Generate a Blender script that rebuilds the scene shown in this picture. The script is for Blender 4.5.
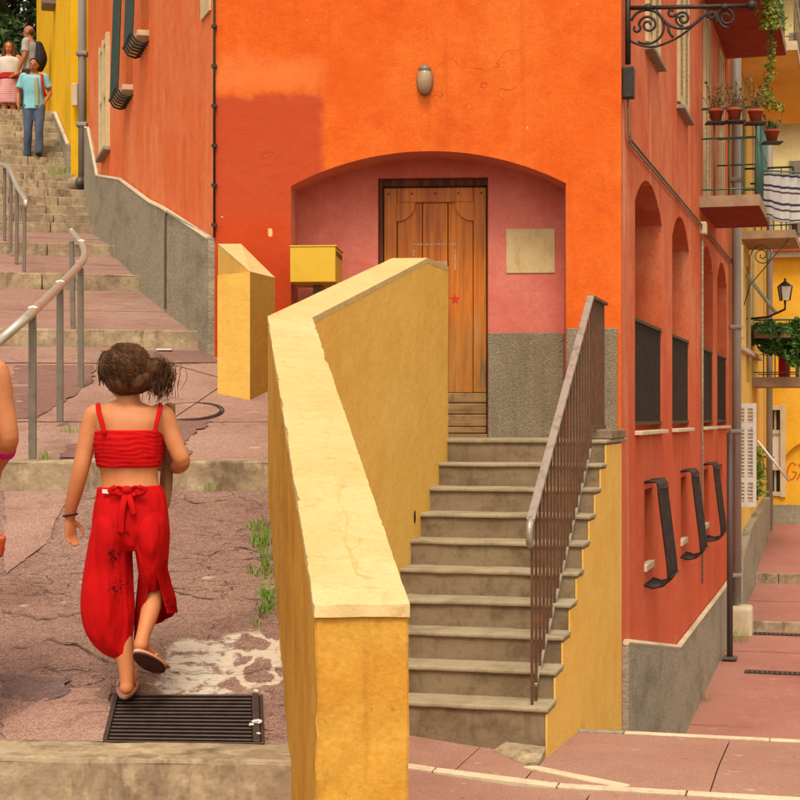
import bpy, bmesh, math, random
from mathutils import Vector, Matrix
random.seed(7)
for o in list(bpy.data.objects): bpy.data.objects.remove(o)
scene = bpy.context.scene
col = scene.collection
# ------------------------------------------------------------------ camera, sky, sun, exposure
EYE = 1.80; F = 1600.0; HX = 400.0; HY = 417.0      # eye height, focal length in picture units, horizon
cam = bpy.data.cameras.new('camera'); camo = bpy.data.objects.new('camera', cam); col.objects.link(camo)
cam.sensor_width = 36; cam.lens = 36 * F / 800; cam.shift_y = (HY - 400) / 800
cam.clip_start = 0.1; cam.clip_end = 2000
camo.location = (0, 0, EYE); camo.rotation_euler = (math.radians(90), 0, 0)
scene.camera = camo
scene.render.resolution_x = 1024; scene.render.resolution_y = 1024
SUN_EL, SUN_AZ = math.radians(58), math.radians(184)   # azimuth clockwise from +Y: behind the camera, to the left
world = bpy.data.worlds.new('World'); scene.world = world; world.use_nodes = True
nt = world.node_tree; nt.nodes.clear()
sky = nt.nodes.new('ShaderNodeTexSky'); sky.sky_type = 'NISHITA'; sky.sun_disc = False
sky.sun_elevation = SUN_EL; sky.sun_rotation = SUN_AZ; sky.air_density = 1.0; sky.dust_density = 4.0; sky.ozone_density = 0.6
hs = nt.nodes.new('ShaderNodeHueSaturation'); hs.inputs['Saturation'].default_value = 0.04   # thin white overcast
bg = nt.nodes.new('ShaderNodeBackground'); bg.inputs['Strength'].default_value = 0.15
wo = nt.nodes.new('ShaderNodeOutputWorld')
wb_ = nt.nodes.new('ShaderNodeMix'); wb_.data_type = 'RGBA'; wb_.blend_type = 'MULTIPLY'; wb_.inputs[0].default_value = 1.0; wb_.inputs[7].default_value = (1.0, 0.93, 0.80, 1)   # warm white balance
nt.links.new(sky.outputs[0], hs.inputs['Color']); nt.links.new(hs.outputs[0], wb_.inputs[6]); nt.links.new(wb_.outputs[2], bg.inputs[0]); nt.links.new(bg.outputs[0], wo.inputs[0])
sl = bpy.data.lights.new('sun', 'SUN'); sl.energy = 1.05; sl.angle = math.radians(14); sl.color = (1.0, 0.90, 0.72)
so = bpy.data.objects.new('sun', sl); col.objects.link(so)
sd = Vector((math.sin(SUN_AZ) * math.cos(SUN_EL), math.cos(SUN_AZ) * math.cos(SUN_EL), math.sin(SUN_EL)))
so.rotation_euler = sd.to_track_quat('Z', 'Y').to_euler(); so.location = (0, -5, 20)
vs = scene.view_settings
scene.display_settings.display_device = 'sRGB'
vs.view_transform = 'Standard'; vs.look = 'None'; vs.exposure = 0.70; vs.gamma = 1.0; vs.use_curve_mapping = False

scene.render.engine = 'CYCLES'
scene.cycles.max_bounces = 5; scene.cycles.diffuse_bounces = 3; scene.cycles.glossy_bounces = 2; scene.cycles.transmission_bounces = 2
scene.cycles.use_adaptive_sampling = True; scene.cycles.adaptive_threshold = 0.02
# ------------------------------------------------------------------ helpers
def W(px, py, Y):
    return Vector(((px - HX) / F * Y, Y, EYE + (HY - py) / F * Y))
def lin(c):
    c = c / 255.0
    return c / 12.92 if c <= 0.04045 else ((c + 0.055) / 1.055) ** 2.4
def C(r, g, b): return (lin(r), lin(g), lin(b), 1.0)
def put(o, parent):
    col.objects.link(o)
    if parent is not None:
        o.parent = parent
        m = parent.matrix_basis.copy(); p = parent.parent
        pm = PW[parent.name]
        o.matrix_parent_inverse = pm.inverted()
    PW[o.name] = o.matrix_basis.copy()
    return o
PW = {}
def tag(o, label=None, cat=None, group=None, kind=None):
    if label: o['label'] = label
    if cat: o['category'] = cat
    if group: o['group'] = group
    if kind: o['kind'] = kind
    return o
def empty(name, loc, parent=None):
    o = bpy.data.objects.new(name, None); o.location = loc; o.empty_display_size = 0.1
    return put(o, parent)
def thing(name, label, cat, loc, group=None):
    return tag(empty(name, loc), label, cat, group)
def mk(name, verts, faces, mat, parent=None, smooth=False):
    me = bpy.data.meshes.new(name); me.from_pydata([tuple(v) for v in verts], [], faces); me.update()
    if mat: me.materials.append(mat)
    if smooth:
        me.polygons.foreach_set('use_smooth', [True] * len(me.polygons))
    o = bpy.data.objects.new(name, me)
    return put(o, parent)
def mkbm(name, bm, mat, parent=None, smooth=False, recalc=True):
    if recalc: bmesh.ops.recalc_face_normals(bm, faces=bm.faces)
    me = bpy.data.meshes.new(name); bm.to_mesh(me); bm.free()
    if mat: me.materials.append(mat)
    if smooth: me.polygons.foreach_set('use_smooth', [True] * len(me.polygons))
    return put(bpy.data.objects.new(name, me), parent)
HEXF = [(0, 1, 2, 3), (7, 6, 5, 4), (0, 4, 5, 1), (1, 5, 6, 2), (2, 6, 7, 3), (3, 7, 4, 0)]
def add_hexa(bm, pts, bevel=0.0, seg=1):
    vs_ = [bm.verts.new(p) for p in pts]
    fs = [bm.faces.new([vs_[i] for i in f]) for f in HEXF]
    if bevel > 0:
        es = list({e for f in fs for e in f.edges})
        bmesh.ops.recalc_face_normals(bm, faces=fs)
        bmesh.ops.bevel(bm, geom=es, offset=bevel, segments=seg, affect='EDGES', profile=0.5)
def box8(c, ax, ay, az, hx, hy, hz):
    c = Vector(c); r = []
    for z in (-1, 1):
        for x, y in ((-1, -1), (1, -1), (1, 1), (-1, 1)):
            r.append(c + ax * (x * hx) + ay * (y * hy) + az * (z * hz))
    return r
X_, Y_, Z_ = Vector((1, 0, 0)), Vector((0, 1, 0)), Vector((0, 0, 1))
def box(name, c, h, mat, parent=None, ax=X_, ay=Y_, az=Z_, bevel=0.0, seg=1, smooth=False):
    bm = bmesh.new(); add_hexa(bm, box8(c, ax, ay, az, *h), bevel, seg)
    return mkbm(name, bm, mat, parent, smooth)
def add_prism(bm, poly, z0, z1):
    """poly: list of (x,y); z0,z1 numbers or lists"""
    n = len(poly)
    a = [bm.verts.new((p[0], p[1], z0[i] if isinstance(z0, list) else z0)) for i, p in enumerate(poly)]
    b = [bm.verts.new((p[0], p[1], z1[i] if isinstance(z1, list) else z1)) for i, p in enumerate(poly)]
    bm.faces.new(a[::-1]); bm.faces.new(b)
    for i in range(n):
        j = (i + 1) % n; bm.faces.new((a[i], a[j], b[j], b[i]))
def prism(name, poly, z0, z1, mat, parent=None, bevel=0.0):
    bm = bmesh.new(); add_prism(bm, poly, z0, z1)
    bmesh.ops.recalc_face_normals(bm, faces=bm.faces)
    if bevel: bmesh.ops.bevel(bm, geom=list(bm.edges), offset=bevel, segments=2, affect='EDGES', profile=0.5)
    return mkbm(name, bm, mat, parent)
def catmull(pts, n):
    out = []
    P = [pts[0]] + list(pts) + [pts[-1]]
    for i in range(1, len(P) - 2):
        p0, p1, p2, p3 = P[i - 1], P[i], P[i + 1], P[i + 2]
        for k in range(n):
            t = k / n
            out.append(0.5 * ((2 * p1) + (p2 - p0) * t + (2 * p0 - 5 * p1 + 4 * p2 - p3) * t * t + (3 * p1 - p0 - 3 * p2 + p3) * t ** 3))
    out.append(P[-2]); return out
def add_tube(bm, pts, rad, n=8, ref=None, rb=None, round_ends=False):
    """sweep an ellipse along pts; rad/rb lists or numbers; rad along ref side"""
    pts = [Vector(p) for p in pts]; m = len(pts)
    ra = list(rad) if hasattr(rad, '__len__') else [rad] * m
    rb_ = ra if rb is None else (list(rb) if hasattr(rb, '__len__') else [rb] * m)
    if round_ends:
        def cap(p, q, a, b):
            d = (p - q).normalized(); s = min(a, b)
            return [(p + d * s * 0.95, a * 0.28, b * 0.28), (p + d * s * 0.72, a * 0.68, b * 0.68), (p + d * s * 0.36, a * 0.93, b * 0.93)]
        h = cap(pts[0], pts[1], ra[0], rb_[0]); t = cap(pts[-1], pts[-2], ra[-1], rb_[-1])[::-1]
        pts = [x[0] for x in h] + pts + [x[0] for x in t]
        ra = [x[1] for x in h] + ra + [x[1] for x in t]; rb_ = [x[2] for x in h] + list(rb_) + [x[2] for x in t]
        m = len(pts)
    ref = Vector(ref) if ref is not None else None
    prev = None; rings = []
    for i in range(m):
        t = (pts[min(i + 1, m - 1)] - pts[max(i - 1, 0)])
        t = t.normalized() if t.length > 1e-9 else Vector((0, 0, 1))
        r = ref if ref is not None else (prev if prev is not None else (X_ if abs(t.x) < 0.8 else Y_))
        s = r - t * r.dot(t)
        if s.length < 1e-6: s = (Y_ - t * Y_.dot(t))
        s.normalize(); u = t.cross(s); prev = s
        rings.append([bm.verts.new(pts[i] + s * (ra[i] * math.cos(2 * math.pi * k / n)) + u * (rb_[i] * math.sin(2 * math.pi * k / n))) for k in range(n)])
    for i in range(m - 1):
        for k in range(n):
            j = (k + 1) % n
            bm.faces.new((rings[i][k], rings[i][j], rings[i + 1][j], rings[i + 1][k]))
    bm.faces.new(rings[0][::-1]); bm.faces.new(rings[-1])
def tube(name, pts, r, mat, parent=None, n=8, smooth=True, **k):
    bm = bmesh.new(); add_tube(bm, pts, r, n, **k); return mkbm(name, bm, mat, parent, smooth)
def add_ball(bm, c, r, n=12, m=8, rot=None):
    r = Vector((r, r, r)) if not hasattr(r, '__len__') else Vector(r)
    R = rot if rot is not None else Matrix.Identity(3)
    c = Vector(c); top = bm.verts.new(c + R @ Vector((0, 0, r.z))); bot = bm.verts.new(c + R @ Vector((0, 0, -r.z)))
    rings = []
    for i in range(1, m):
        a = math.pi * i / m
        rings.append([bm.verts.new(c + R @ Vector((r.x * math.sin(a) * math.cos(2 * math.pi * k / n), r.y * math.sin(a) * math.sin(2 * math.pi * k / n), r.z * math.cos(a)))) for k in range(n)])
    for k in range(n):
        j = (k + 1) % n
        bm.faces.new((top, rings[0][k], rings[0][j])); bm.faces.new((bot, rings[-1][j], rings[-1][k]))
        for i in range(m - 2): bm.faces.new((rings[i][k], rings[i + 1][k], rings[i + 1][j], rings[i][j]))
def lathe(bm, c, prof, n=16):
    rings = [[bm.verts.new((c[0] + r * math.cos(2 * math.pi * k / n), c[1] + r * math.sin(2 * math.pi * k / n), c[2] + z)) for k in range(n)] for r, z in prof]
    for a, b in zip(rings, rings[1:]):
        for k in range(n): bm.faces.new((a[k], a[(k + 1) % n], b[(k + 1) % n], b[k]))
    bm.faces.new(rings[0][::-1]); bm.faces.new(rings[-1])

# ------------------------------------------------------------------ materials
def M(name, base, rough=0.85, layers=(), bumps=(), spec=0.25, coord='Object', metal=0.0, trans=0.0, alpha=None, sss=0.0):
    m = bpy.data.materials.new(name); m.use_nodes = True
    t = m.node_tree; N = t.nodes; L = t.links
    b = N['Principled BSDF']; b.inputs['Roughness'].default_value = rough
    b.inputs['Specular IOR Level'].default_value = spec; b.inputs['Metallic'].default_value = metal
    if trans: b.inputs['Transmission Weight'].default_value = trans
    if sss:
        b.inputs['Subsurface Weight'].default_value = sss; b.inputs['Subsurface Radius'].default_value = (0.012, 0.005, 0.003); b.inputs['Subsurface Scale'].default_value = 1.0
    tc = N.new('ShaderNodeTexCoord'); src = tc.outputs[coord]
    def mapped(scale, warp=0.0, rot=(0, 0, 0)):
        mp = N.new('ShaderNodeMapping'); L.new(src, mp.inputs[0])
        mp.inputs['Scale'].default_value = scale if hasattr(scale, '__len__') else (scale,) * 3
        mp.inputs['Rotation'].default_value = rot
        o = mp.outputs[0]
        if warp:
            nz = N.new('ShaderNodeTexNoise'); nz.inputs['Scale'].default_value = 1.3; nz.inputs['Detail'].default_value = 3; L.new(o, nz.inputs['Vector'])
            ad = N.new('ShaderNodeVectorMath'); ad.operation = 'MULTIPLY_ADD'; L.new(nz.outputs['Color'], ad.inputs[0])
            ad.inputs[1].default_value = (warp,) * 3; L.new(o, ad.inputs[2]); o = ad.outputs[0]
        return o
    def field(d):
        k = d.get('kind', 'noise')
        if k == 'rect':                                   # a patch of paint with a ragged edge: (axis lo hi) pairs in metres
            cur = None
            sp = N.new('ShaderNodeSeparateXYZ'); v = mapped(1.0, 0.0)
            nz = N.new('ShaderNodeTexNoise'); nz.inputs['Scale'].default_value = d.get('ns', 9); nz.inputs['Detail'].default_value = 6; L.new(v, nz.inputs['Vector'])
            ad = N.new('ShaderNodeVectorMath'); ad.operation = 'MULTIPLY_ADD'; L.new(nz.outputs['Color'], ad.inputs[0])
            a = d.get('amp', 0.06); ad.inputs[1].default_value = (a, a, a); L.new(v, ad.inputs[2])
            su = N.new('ShaderNodeVectorMath'); su.operation = 'SUBTRACT'; L.new(ad.outputs[0], su.inputs[0]); su.inputs[1].default_value = (a / 2,) * 3
            L.new(su.outputs[0], sp.inputs[0])
            for ax, lo, hi in d['rng']:
                for lim, sgn in ((lo, 1), (hi, -1)):
                    if lim is None: continue
                    mr = N.new('ShaderNodeMapRange'); L.new(sp.outputs[ax], mr.inputs[0]); s = d.get('soft', 0.02)
                    mr.inputs[1].default_value = lim - s * sgn; mr.inputs[2].default_value = lim + s * sgn
                    if cur is None: cur = mr.outputs[0]
                    else:
                        mu = N.new('ShaderNodeMath'); mu.operation = 'MULTIPLY'; L.new(cur, mu.inputs[0]); L.new(mr.outputs[0], mu.inputs[1]); cur = mu.outputs[0]
            return cur
        v = mapped(d.get('scale', 5), d.get('warp', 0.0), d.get('rot', (0, 0, 0)))
        if k == 'noise':
            nz = N.new('ShaderNodeTexNoise'); nz.inputs['Scale'].default_value = 1.0; nz.inputs['Detail'].default_value = min(4, d.get('detail', 4))
            nz.inputs['Roughness'].default_value = d.get('nr', 0.6); L.new(v, nz.inputs['Vector']); f = nz.outputs['Fac']
        elif k == 'crack':
            vo = N.new('ShaderNodeTexVoronoi'); vo.feature = 'DISTANCE_TO_EDGE'; vo.inputs['Scale'].default_value = 1.0; L.new(v, vo.inputs['Vector']); f = vo.outputs['Distance']
        elif k == 'cell':
            vo = N.new('ShaderNodeTexVoronoi'); vo.inputs['Scale'].default_value = 1.0; L.new(v, vo.inputs['Vector']); f = vo.outputs['Distance']
        elif k == 'wave':
            wv = N.new('ShaderNodeTexWave'); wv.inputs['Scale'].default_value = 1.0; wv.inputs['Distortion'].default_value = d.get('dist', 2); wv.inputs['Detail'].default_value = 3
            wv.bands_direction = d.get('dir', 'X'); L.new(v, wv.inputs['Vector']); f = wv.outputs['Fac']
        mr = N.new('ShaderNodeMapRange'); L.new(f, mr.inputs[0]); mr.inputs[1].default_value = d.get('lo', 0.4); mr.inputs[2].default_value = d.get('hi', 0.6)
        return mr.outputs[0]
    cur = None
    for d in layers:
        f = field(d)
        if 'mask' in d:
            mu = N.new('ShaderNodeMath'); mu.operation = 'MULTIPLY'; L.new(f, mu.inputs[0]); L.new(field(d['mask']), mu.inputs[1]); f = mu.outputs[0]
        mu = N.new('ShaderNodeMath'); mu.operation = 'MULTIPLY'; L.new(f, mu.inputs[0]); mu.inputs[1].default_value = d.get('fac', 1.0)
        mx = N.new('ShaderNodeMix'); mx.data_type = 'RGBA'; mx.blend_type = d.get('blend', 'MIX')
        L.new(mu.outputs[0], mx.inputs[0])
        if cur is None: mx.inputs[6].default_value = base
        else: L.new(cur, mx.inputs[6])
        mx.inputs[7].default_value = d['col']; cur = mx.outputs[2]
    if cur is None: b.inputs['Base Color'].default_value = base
    else: L.new(cur, b.inputs['Base Color'])
    nrm = None
    for d in bumps:
        bp = N.new('ShaderNodeBump'); bp.inputs['Strength'].default_value = d.get('str', 0.4); bp.inputs['Distance'].default_value = d.get('dist_m', 0.01)
        L.new(field(dict(d, lo=d.get('lo', 0.0), hi=d.get('hi', 1.0), detail=min(2, d.get('detail', 2)))), bp.inputs['Height'])
        if nrm is not None: L.new(nrm, bp.inputs['Normal'])
        nrm = bp.outputs[0]
    if nrm is not None: L.new(nrm, b.inputs['Normal'])
    return m
def stucco(name, base, light, dark, streak=0.35, extra=(), bump=0.35):
    return M(name, base, 0.9, [
        dict(scale=0.9, lo=0.38, hi=0.66, col=light, fac=0.7, detail=8, nr=0.65),
        dict(scale=2.3, lo=0.45, hi=0.70, col=dark, fac=0.65, detail=10, nr=0.7, warp=0.5),
        dict(scale=(2.6, 2.6, 0.4), lo=0.5, hi=0.78, col=light, fac=streak, detail=5, nr=0.7, warp=0.25),
        dict(scale=(3.6, 3.6, 0.7), lo=0.54, hi=0.8, col=dark, fac=streak, detail=5, nr=0.7, warp=0.3),
        dict(scale=11, lo=0.52, hi=0.72, col=dark, fac=0.3, detail=5, nr=0.75),
        dict(scale=60, lo=0.35, hi=0.65, col=dark, fac=0.4, detail=3),
        dict(scale=25, lo=0.6, hi=0.75, col=light, fac=0.45, detail=4)] + list(extra),
        [dict(scale=70, str=bump * 1.6, dist_m=0.005, detail=6), dict(scale=6, str=0.35, dist_m=0.025, detail=4)], spec=0.15)
m_orange = stucco('front_stucco', C(212, 96, 30), C(220, 120, 50), C(194, 72, 16), 0.5, [
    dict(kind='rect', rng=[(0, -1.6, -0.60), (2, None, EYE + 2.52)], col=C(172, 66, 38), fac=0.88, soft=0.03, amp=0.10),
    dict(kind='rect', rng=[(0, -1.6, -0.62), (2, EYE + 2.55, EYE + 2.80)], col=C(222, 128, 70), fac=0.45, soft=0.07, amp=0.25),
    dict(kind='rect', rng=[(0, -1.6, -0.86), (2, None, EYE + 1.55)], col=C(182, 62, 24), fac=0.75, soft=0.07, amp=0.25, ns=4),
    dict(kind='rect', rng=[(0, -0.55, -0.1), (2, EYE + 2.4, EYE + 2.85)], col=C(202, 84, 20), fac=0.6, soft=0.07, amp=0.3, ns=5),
    dict(kind='rect', rng=[(0, -1.03, -1.0), (2, EYE + 1.41, EYE + 1.47)], col=C(226, 190, 130), fac=0.9, soft=0.006, amp=0.03, ns=30),
    dict(kind='crack', scale=(1.1, 1.1, 1.6), warp=1.6, lo=0.007, hi=0.001, col=C(150, 56, 16), fac=0.7, mask=dict(scale=0.9, lo=0.52, hi=0.6)),
    dict(scale=(7, 7, 0.35), lo=0.60, hi=0.74, col=C(184, 66, 14), fac=0.4, detail=4, warp=0.3),
    dict(scale=14, lo=0.76, hi=0.78, col=C(228, 205, 160), fac=0.5, detail=2)])
m_salmon = stucco('salmon_stucco', C(226, 112, 56), C(234, 148, 100), C(206, 92, 44), 0.65)
m_redwall = stucco('red_stucco', C(212, 104, 64), C(226, 146, 106), C(190, 78, 46), 0.7, [
    dict(scale=(3.2, 3.2, .12), lo=0.60, hi=0.66, col=C(232, 176, 140), fac=0.55, detail=3, mask=dict(scale=0.8, lo=0.40, hi=0.6)),
    dict(kind='rect', rng=[(2, None, EYE + 0.3)], col=C(194, 80, 50), fac=0.6, soft=0.5, amp=0.6, ns=2)])
m_niche = stucco('pink_stucco', C(200, 112, 98), C(210, 134, 120), C(182, 88, 74), 0.4)
m_yellow = stucco('yellow_paint', C(226, 180, 88), C(232, 192, 108), C(216, 164, 70), 0.3, [
    dict(scale=1.6, lo=0.5, hi=0.72, col=C(214, 154, 50), fac=0.5, detail=9)])
m_coping = stucco('pale_yellow_paint', C(198, 170, 116), C(208, 186, 140), C(188, 152, 90), 0.0, [  # coping colour, paler than the yellow wall faces
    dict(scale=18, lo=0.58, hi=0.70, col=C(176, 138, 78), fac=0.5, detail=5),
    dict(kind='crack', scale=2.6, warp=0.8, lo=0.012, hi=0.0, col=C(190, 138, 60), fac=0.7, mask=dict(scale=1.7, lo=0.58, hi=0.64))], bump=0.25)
m_pier = stucco('ochre_paint', C(198, 146, 54), C(206, 160, 74), C(176, 116, 28), 0.3, [
    dict(scale=3.2, lo=0.5, hi=0.7, col=C(178, 110, 16), fac=0.6, detail=9),
    dict(scale=(9, 9, 1.1), lo=0.58, hi=0.72, col=C(150, 96, 24), fac=0.5, detail=5, warp=0.3),
    dict(scale=34, lo=0.64, hi=0.72, col=C(120, 84, 40), fac=0.5, detail=4)], bump=0.25)
m_yellowhouse = stucco('bright_yellow_stucco', C(238, 184, 18), C(242, 196, 48), C(224, 164, 12), 0.35)
m_alleyyellow = stucco('ochre_stucco', C(230, 188, 96), C(238, 206, 130), C(214, 164, 66), 0.4)
m_granite = M('roughcast', C(140, 126, 106), 0.95, [
    dict(scale=2.2, lo=0.4, hi=0.7, col=C(160, 146, 124), fac=0.6, detail=8),
    dict(scale=(9, 9, 1.2), lo=0.5, hi=0.75, col=C(96, 84, 66), fac=0.55, detail=6),
    dict(scale=120, lo=0.42, hi=0.62, col=C(84, 74, 58), fac=0.6, detail=2)],
    [dict(scale=85, str=0.9, dist_m=0.012, detail=3), dict(scale=22, str=0.3, dist_m=0.01)], spec=0.1)
m_granite2 = M('smooth_roughcast', C(160, 150, 132), 0.95, [
    dict(scale=1.5, lo=0.4, hi=0.7, col=C(166, 154, 132), fac=0.6, detail=8),
    dict(scale=(0.8, 0.8, 2.0), lo=0.48, hi=0.68, col=C(112, 100, 82), fac=0.6, detail=6, nr=0.75, warp=0.3),
    dict(scale=(1.4, 1.4, 4), lo=0.54, hi=0.72, col=C(176, 162, 136), fac=0.5, detail=6, nr=0.7),
    dict(scale=(18, 18, 60), lo=0.42, hi=0.62, col=C(100, 90, 72), fac=0.5, detail=3)],
    [dict(scale=70, str=0.5, dist_m=0.008, detail=3)], spec=0.1)
m_cap = M('pale_cement', C(206, 186, 156), 0.9, [dict(scale=6, lo=0.4, hi=0.7, col=C(180, 160, 130), fac=0.7, detail=8)], [dict(scale=60, str=0.4, dist_m=0.004)])
m_concrete = M('step_concrete', C(138, 120, 96), 0.92, [
    dict(scale=(1.6, 1.6, 5), lo=0.42, hi=0.68, col=C(116, 96, 76), fac=0.8, detail=9, nr=0.7),
    dict(scale=5, lo=0.48, hi=0.66, col=C(96, 78, 56), fac=0.75, detail=9, nr=0.75),
    dict(scale=(11, 11, 1.5), lo=0.55, hi=0.8, col=C(84, 70, 48), fac=0.5, detail=6),
    dict(scale=60, lo=0.4, hi=0.7, col=C(110, 94, 70), fac=0.3, detail=3)],
    [dict(scale=40, str=0.4, dist_m=0.006, detail=8)], spec=0.15)
m_tread = M('worn_tread', C(160, 146, 122), 0.9, [
    dict(scale=4, lo=0.45, hi=0.7, col=C(126, 110, 86), fac=0.85, detail=9),
    dict(scale=30, lo=0.5, hi=0.75, col=C(120, 104, 80), fac=0.5, detail=5)], [dict(scale=40, str=0.4, dist_m=0.005, detail=8)], spec=0.15)
m_kerb = M('kerb_limestone', C(174, 154, 124), 0.9, [
    dict(scale=2.8, lo=0.38, hi=0.62, col=C(136, 116, 94), fac=0.9, detail=9, nr=0.7),
    dict(scale=(6, 6, 2.0), lo=0.50, hi=0.68, col=C(92, 76, 62), fac=0.8, detail=8, nr=0.75, warp=0.4),
    dict(scale=9, lo=0.55, hi=0.68, col=C(196, 178, 146), fac=0.5, detail=6),
    dict(scale=28, lo=0.5, hi=0.75, col=C(120, 98, 68), fac=0.5, detail=5)],
    [dict(scale=20, str=0.6, dist_m=0.012, detail=8)], spec=0.15)
def paving(name, base, light, dark, crack=0.0, cs=2.2, extra=()):
    ly = [dict(scale=0.7, lo=0.38, hi=0.66, col=light, fac=0.7, detail=8),
          dict(scale=1.9, lo=0.5, hi=0.72, col=dark, fac=0.55, detail=10, nr=0.7),
          dict(scale=(1.2, 9, 1.2), lo=0.55, hi=0.8, col=dark, fac=0.3, detail=5),
          dict(scale=120, lo=0.42, hi=0.6, col=dark, fac=0.75, detail=2),
          dict(scale=34, lo=0.5, hi=0.7, col=dark, fac=0.4, detail=4),
          dict(scale=150, lo=0.6, hi=0.72, col=C(210, 190, 172), fac=0.3, detail=1),
          dict(scale=(7, 12, 7), lo=0.735, hi=0.75, col=C(206, 186, 170), fac=0.4, detail=1),
          dict(scale=(9, 14, 9), lo=0.71, hi=0.74, col=C(86, 62, 54), fac=0.6, detail=2)] + list(extra)
    bp = [dict(scale=110, str=0.8, dist_m=0.008, detail=4), dict(scale=3, str=0.25, dist_m=0.03)]
    if crack:
        ck = dict(kind='crack', scale=(cs, cs * 2.6, cs), warp=1.3, lo=0.020, hi=0.004, col=C(66, 44, 34), fac=crack, mask=dict(scale=1.5, lo=0.44, hi=0.56, detail=4))
        ck2 = dict(kind='crack', scale=(cs * 2.2, cs * 6.5, cs * 2.2), warp=1.4, lo=0.022, hi=0.004, col=C(66, 46, 38), fac=crack * 0.8, mask=dict(scale=1.9, lo=0.46, hi=0.58, detail=4))
        ly += [ck, ck2]; bp.append(dict(kind='crack', scale=(cs, cs * 2.6, cs), warp=1.3, lo=0.0, hi=0.03, str=0.5, dist_m=0.008))
    return M(name, base, 0.9, ly, bp, spec=0.2)
m_ramp = paving('cracked_pink_paving', C(148, 114, 102), C(172, 140, 126), C(98, 68, 58), 1.0, 3.4, extra=[
    dict(kind='rect', rng=[(0, -0.93, -0.67), (1, 5.92, 6.62)], amp=0.26, ns=6, soft=0.012, col=C(200, 188, 172), fac=0.9, mask=dict(scale=17, lo=0.38, hi=0.50, detail=4)),
    dict(kind='rect', rng=[(0, -0.86, -0.70), (1, 5.86, 6.0)], amp=0.12, ns=10, soft=0.01, col=C(204, 188, 166), fac=0.85, mask=dict(scale=30, lo=0.34, hi=0.46, detail=4)),
    dict(kind='crack', scale=(7, 4, 7), warp=1.2, lo=0.11, hi=0.06, col=C(204, 188, 166), fac=0.9, mask=dict(kind='rect', rng=[(0, -0.72, -0.44), (1, 6.15, 6.68)], amp=0.10, ns=9, soft=0.03)),
    dict(scale=3, lo=0.45, hi=0.62, col=C(128, 124, 78), fac=0.5, detail=5, mask=dict(kind='rect', rng=[(0, -1.35, -0.98), (1, 5.92, 6.12)], amp=0.15, ns=8, soft=0.05))])
m_slab = paving('pink_slab', C(160, 124, 110), C(180, 148, 132), C(122, 86, 74), 0.25, 0.7)
m_terrace = paving('red_pink_slab', C(166, 122, 106), C(180, 142, 124), C(140, 96, 82), 0.0)
m_alley = paving('red_paving', C(170, 112, 98), C(184, 134, 118), C(146, 90, 78), 0.0)
m_darkpatch = paving('dark_red_asphalt', C(128, 92, 84), C(142, 108, 98), C(104, 72, 64), 0.3, 1.0)
m_greypatch = paving('purple_asphalt', C(118, 92, 88), C(132, 108, 100), C(96, 72, 68), 0.4, 3.0)
m_cement = M('smeared_cement', C(206, 190, 168), 0.9, [dict(scale=9, lo=0.4, hi=0.7, col=C(182, 158, 136), fac=0.8, detail=8), dict(scale=30, lo=0.5, hi=0.75, col=C(150, 124, 106), fac=0.5)], [dict(scale=50, str=0.4, dist_m=0.004)])
m_whitestone = M('white_stone_strip', C(212, 190, 160), 0.9, [dict(scale=5, lo=0.45, hi=0.7, col=C(186, 158, 130), fac=0.8, detail=8), dict(scale=25, lo=0.55, hi=0.75, col=C(140, 112, 90), fac=0.6)], [dict(scale=50, str=0.4, dist_m=0.004)])
m_joint = M('joint_dirt', C(72, 56, 46), 0.95, [dict(scale=20, col=C(46, 36, 30), fac=0.8)])
m_bed = M('joint_mortar', C(128, 98, 86), 0.95, [dict(scale=20, col=C(96, 72, 62), fac=0.8)])
m_earth = M('base_ground', C(120, 96, 84), 0.95, [dict(scale=0.5, col=C(96, 80, 70), fac=0.8)])
m_iron = M('rusty_brown_iron', C(92, 62, 44), 0.6, [dict(scale=12, lo=0.45, hi=0.7, col=C(120, 76, 48), fac=0.7, detail=7), dict(scale=60, lo=0.5, hi=0.7, col=C(58, 40, 32), fac=0.6)], [dict(scale=90, str=0.2, dist_m=0.001)], metal=0.2, spec=0.4)
m_rail = M('worn_handrail', C(158, 150, 140), 0.42, [dict(scale=14, lo=0.5, hi=0.7, col=C(120, 104, 90), fac=0.7, detail=6)], metal=0.4, spec=0.5)
m_blackiron = M('black_iron', C(46, 36, 32), 0.55, [dict(scale=20, lo=0.5, hi=0.75, col=C(84, 62, 50), fac=0.6, detail=6)], metal=0.3, spec=0.4)
m_greyiron = M('grey_painted_iron', C(116, 106, 94), 0.5, [dict(scale=18, lo=0.5, hi=0.72, col=C(90, 76, 62), fac=0.6, detail=6)], metal=0.2, spec=0.45)
m_steel = M('galvanised_rail', C(190, 180, 166), 0.35, [dict(scale=10, lo=0.5, hi=0.7, col=C(160, 146, 130), fac=0.6, detail=6)], metal=0.6, spec=0.5)
m_greeniron = M('dark_green_iron', C(38, 58, 50), 0.5, [dict(scale=20, lo=0.5, hi=0.75, col=C(60, 76, 66), fac=0.6)], spec=0.4)
m_greenrail = M('green_rail_paint', C(70, 110, 94), 0.5, [dict(scale=20, lo=0.5, hi=0.75, col=C(96, 120, 100), fac=0.6)], spec=0.4)
m_pipe = M('grey_pipe', C(150, 142, 134), 0.55, [dict(scale=(8, 8, 1), lo=0.45, hi=0.75, col=C(120, 110, 100), fac=0.7, detail=6)], spec=0.4)
m_darkpipe = M('dark_pipe', C(84, 74, 68), 0.5, [dict(scale=(12, 12, 2), lo=0.45, hi=0.75, col=C(60, 52, 48), fac=0.7, detail=6)], spec=0.4)
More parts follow.
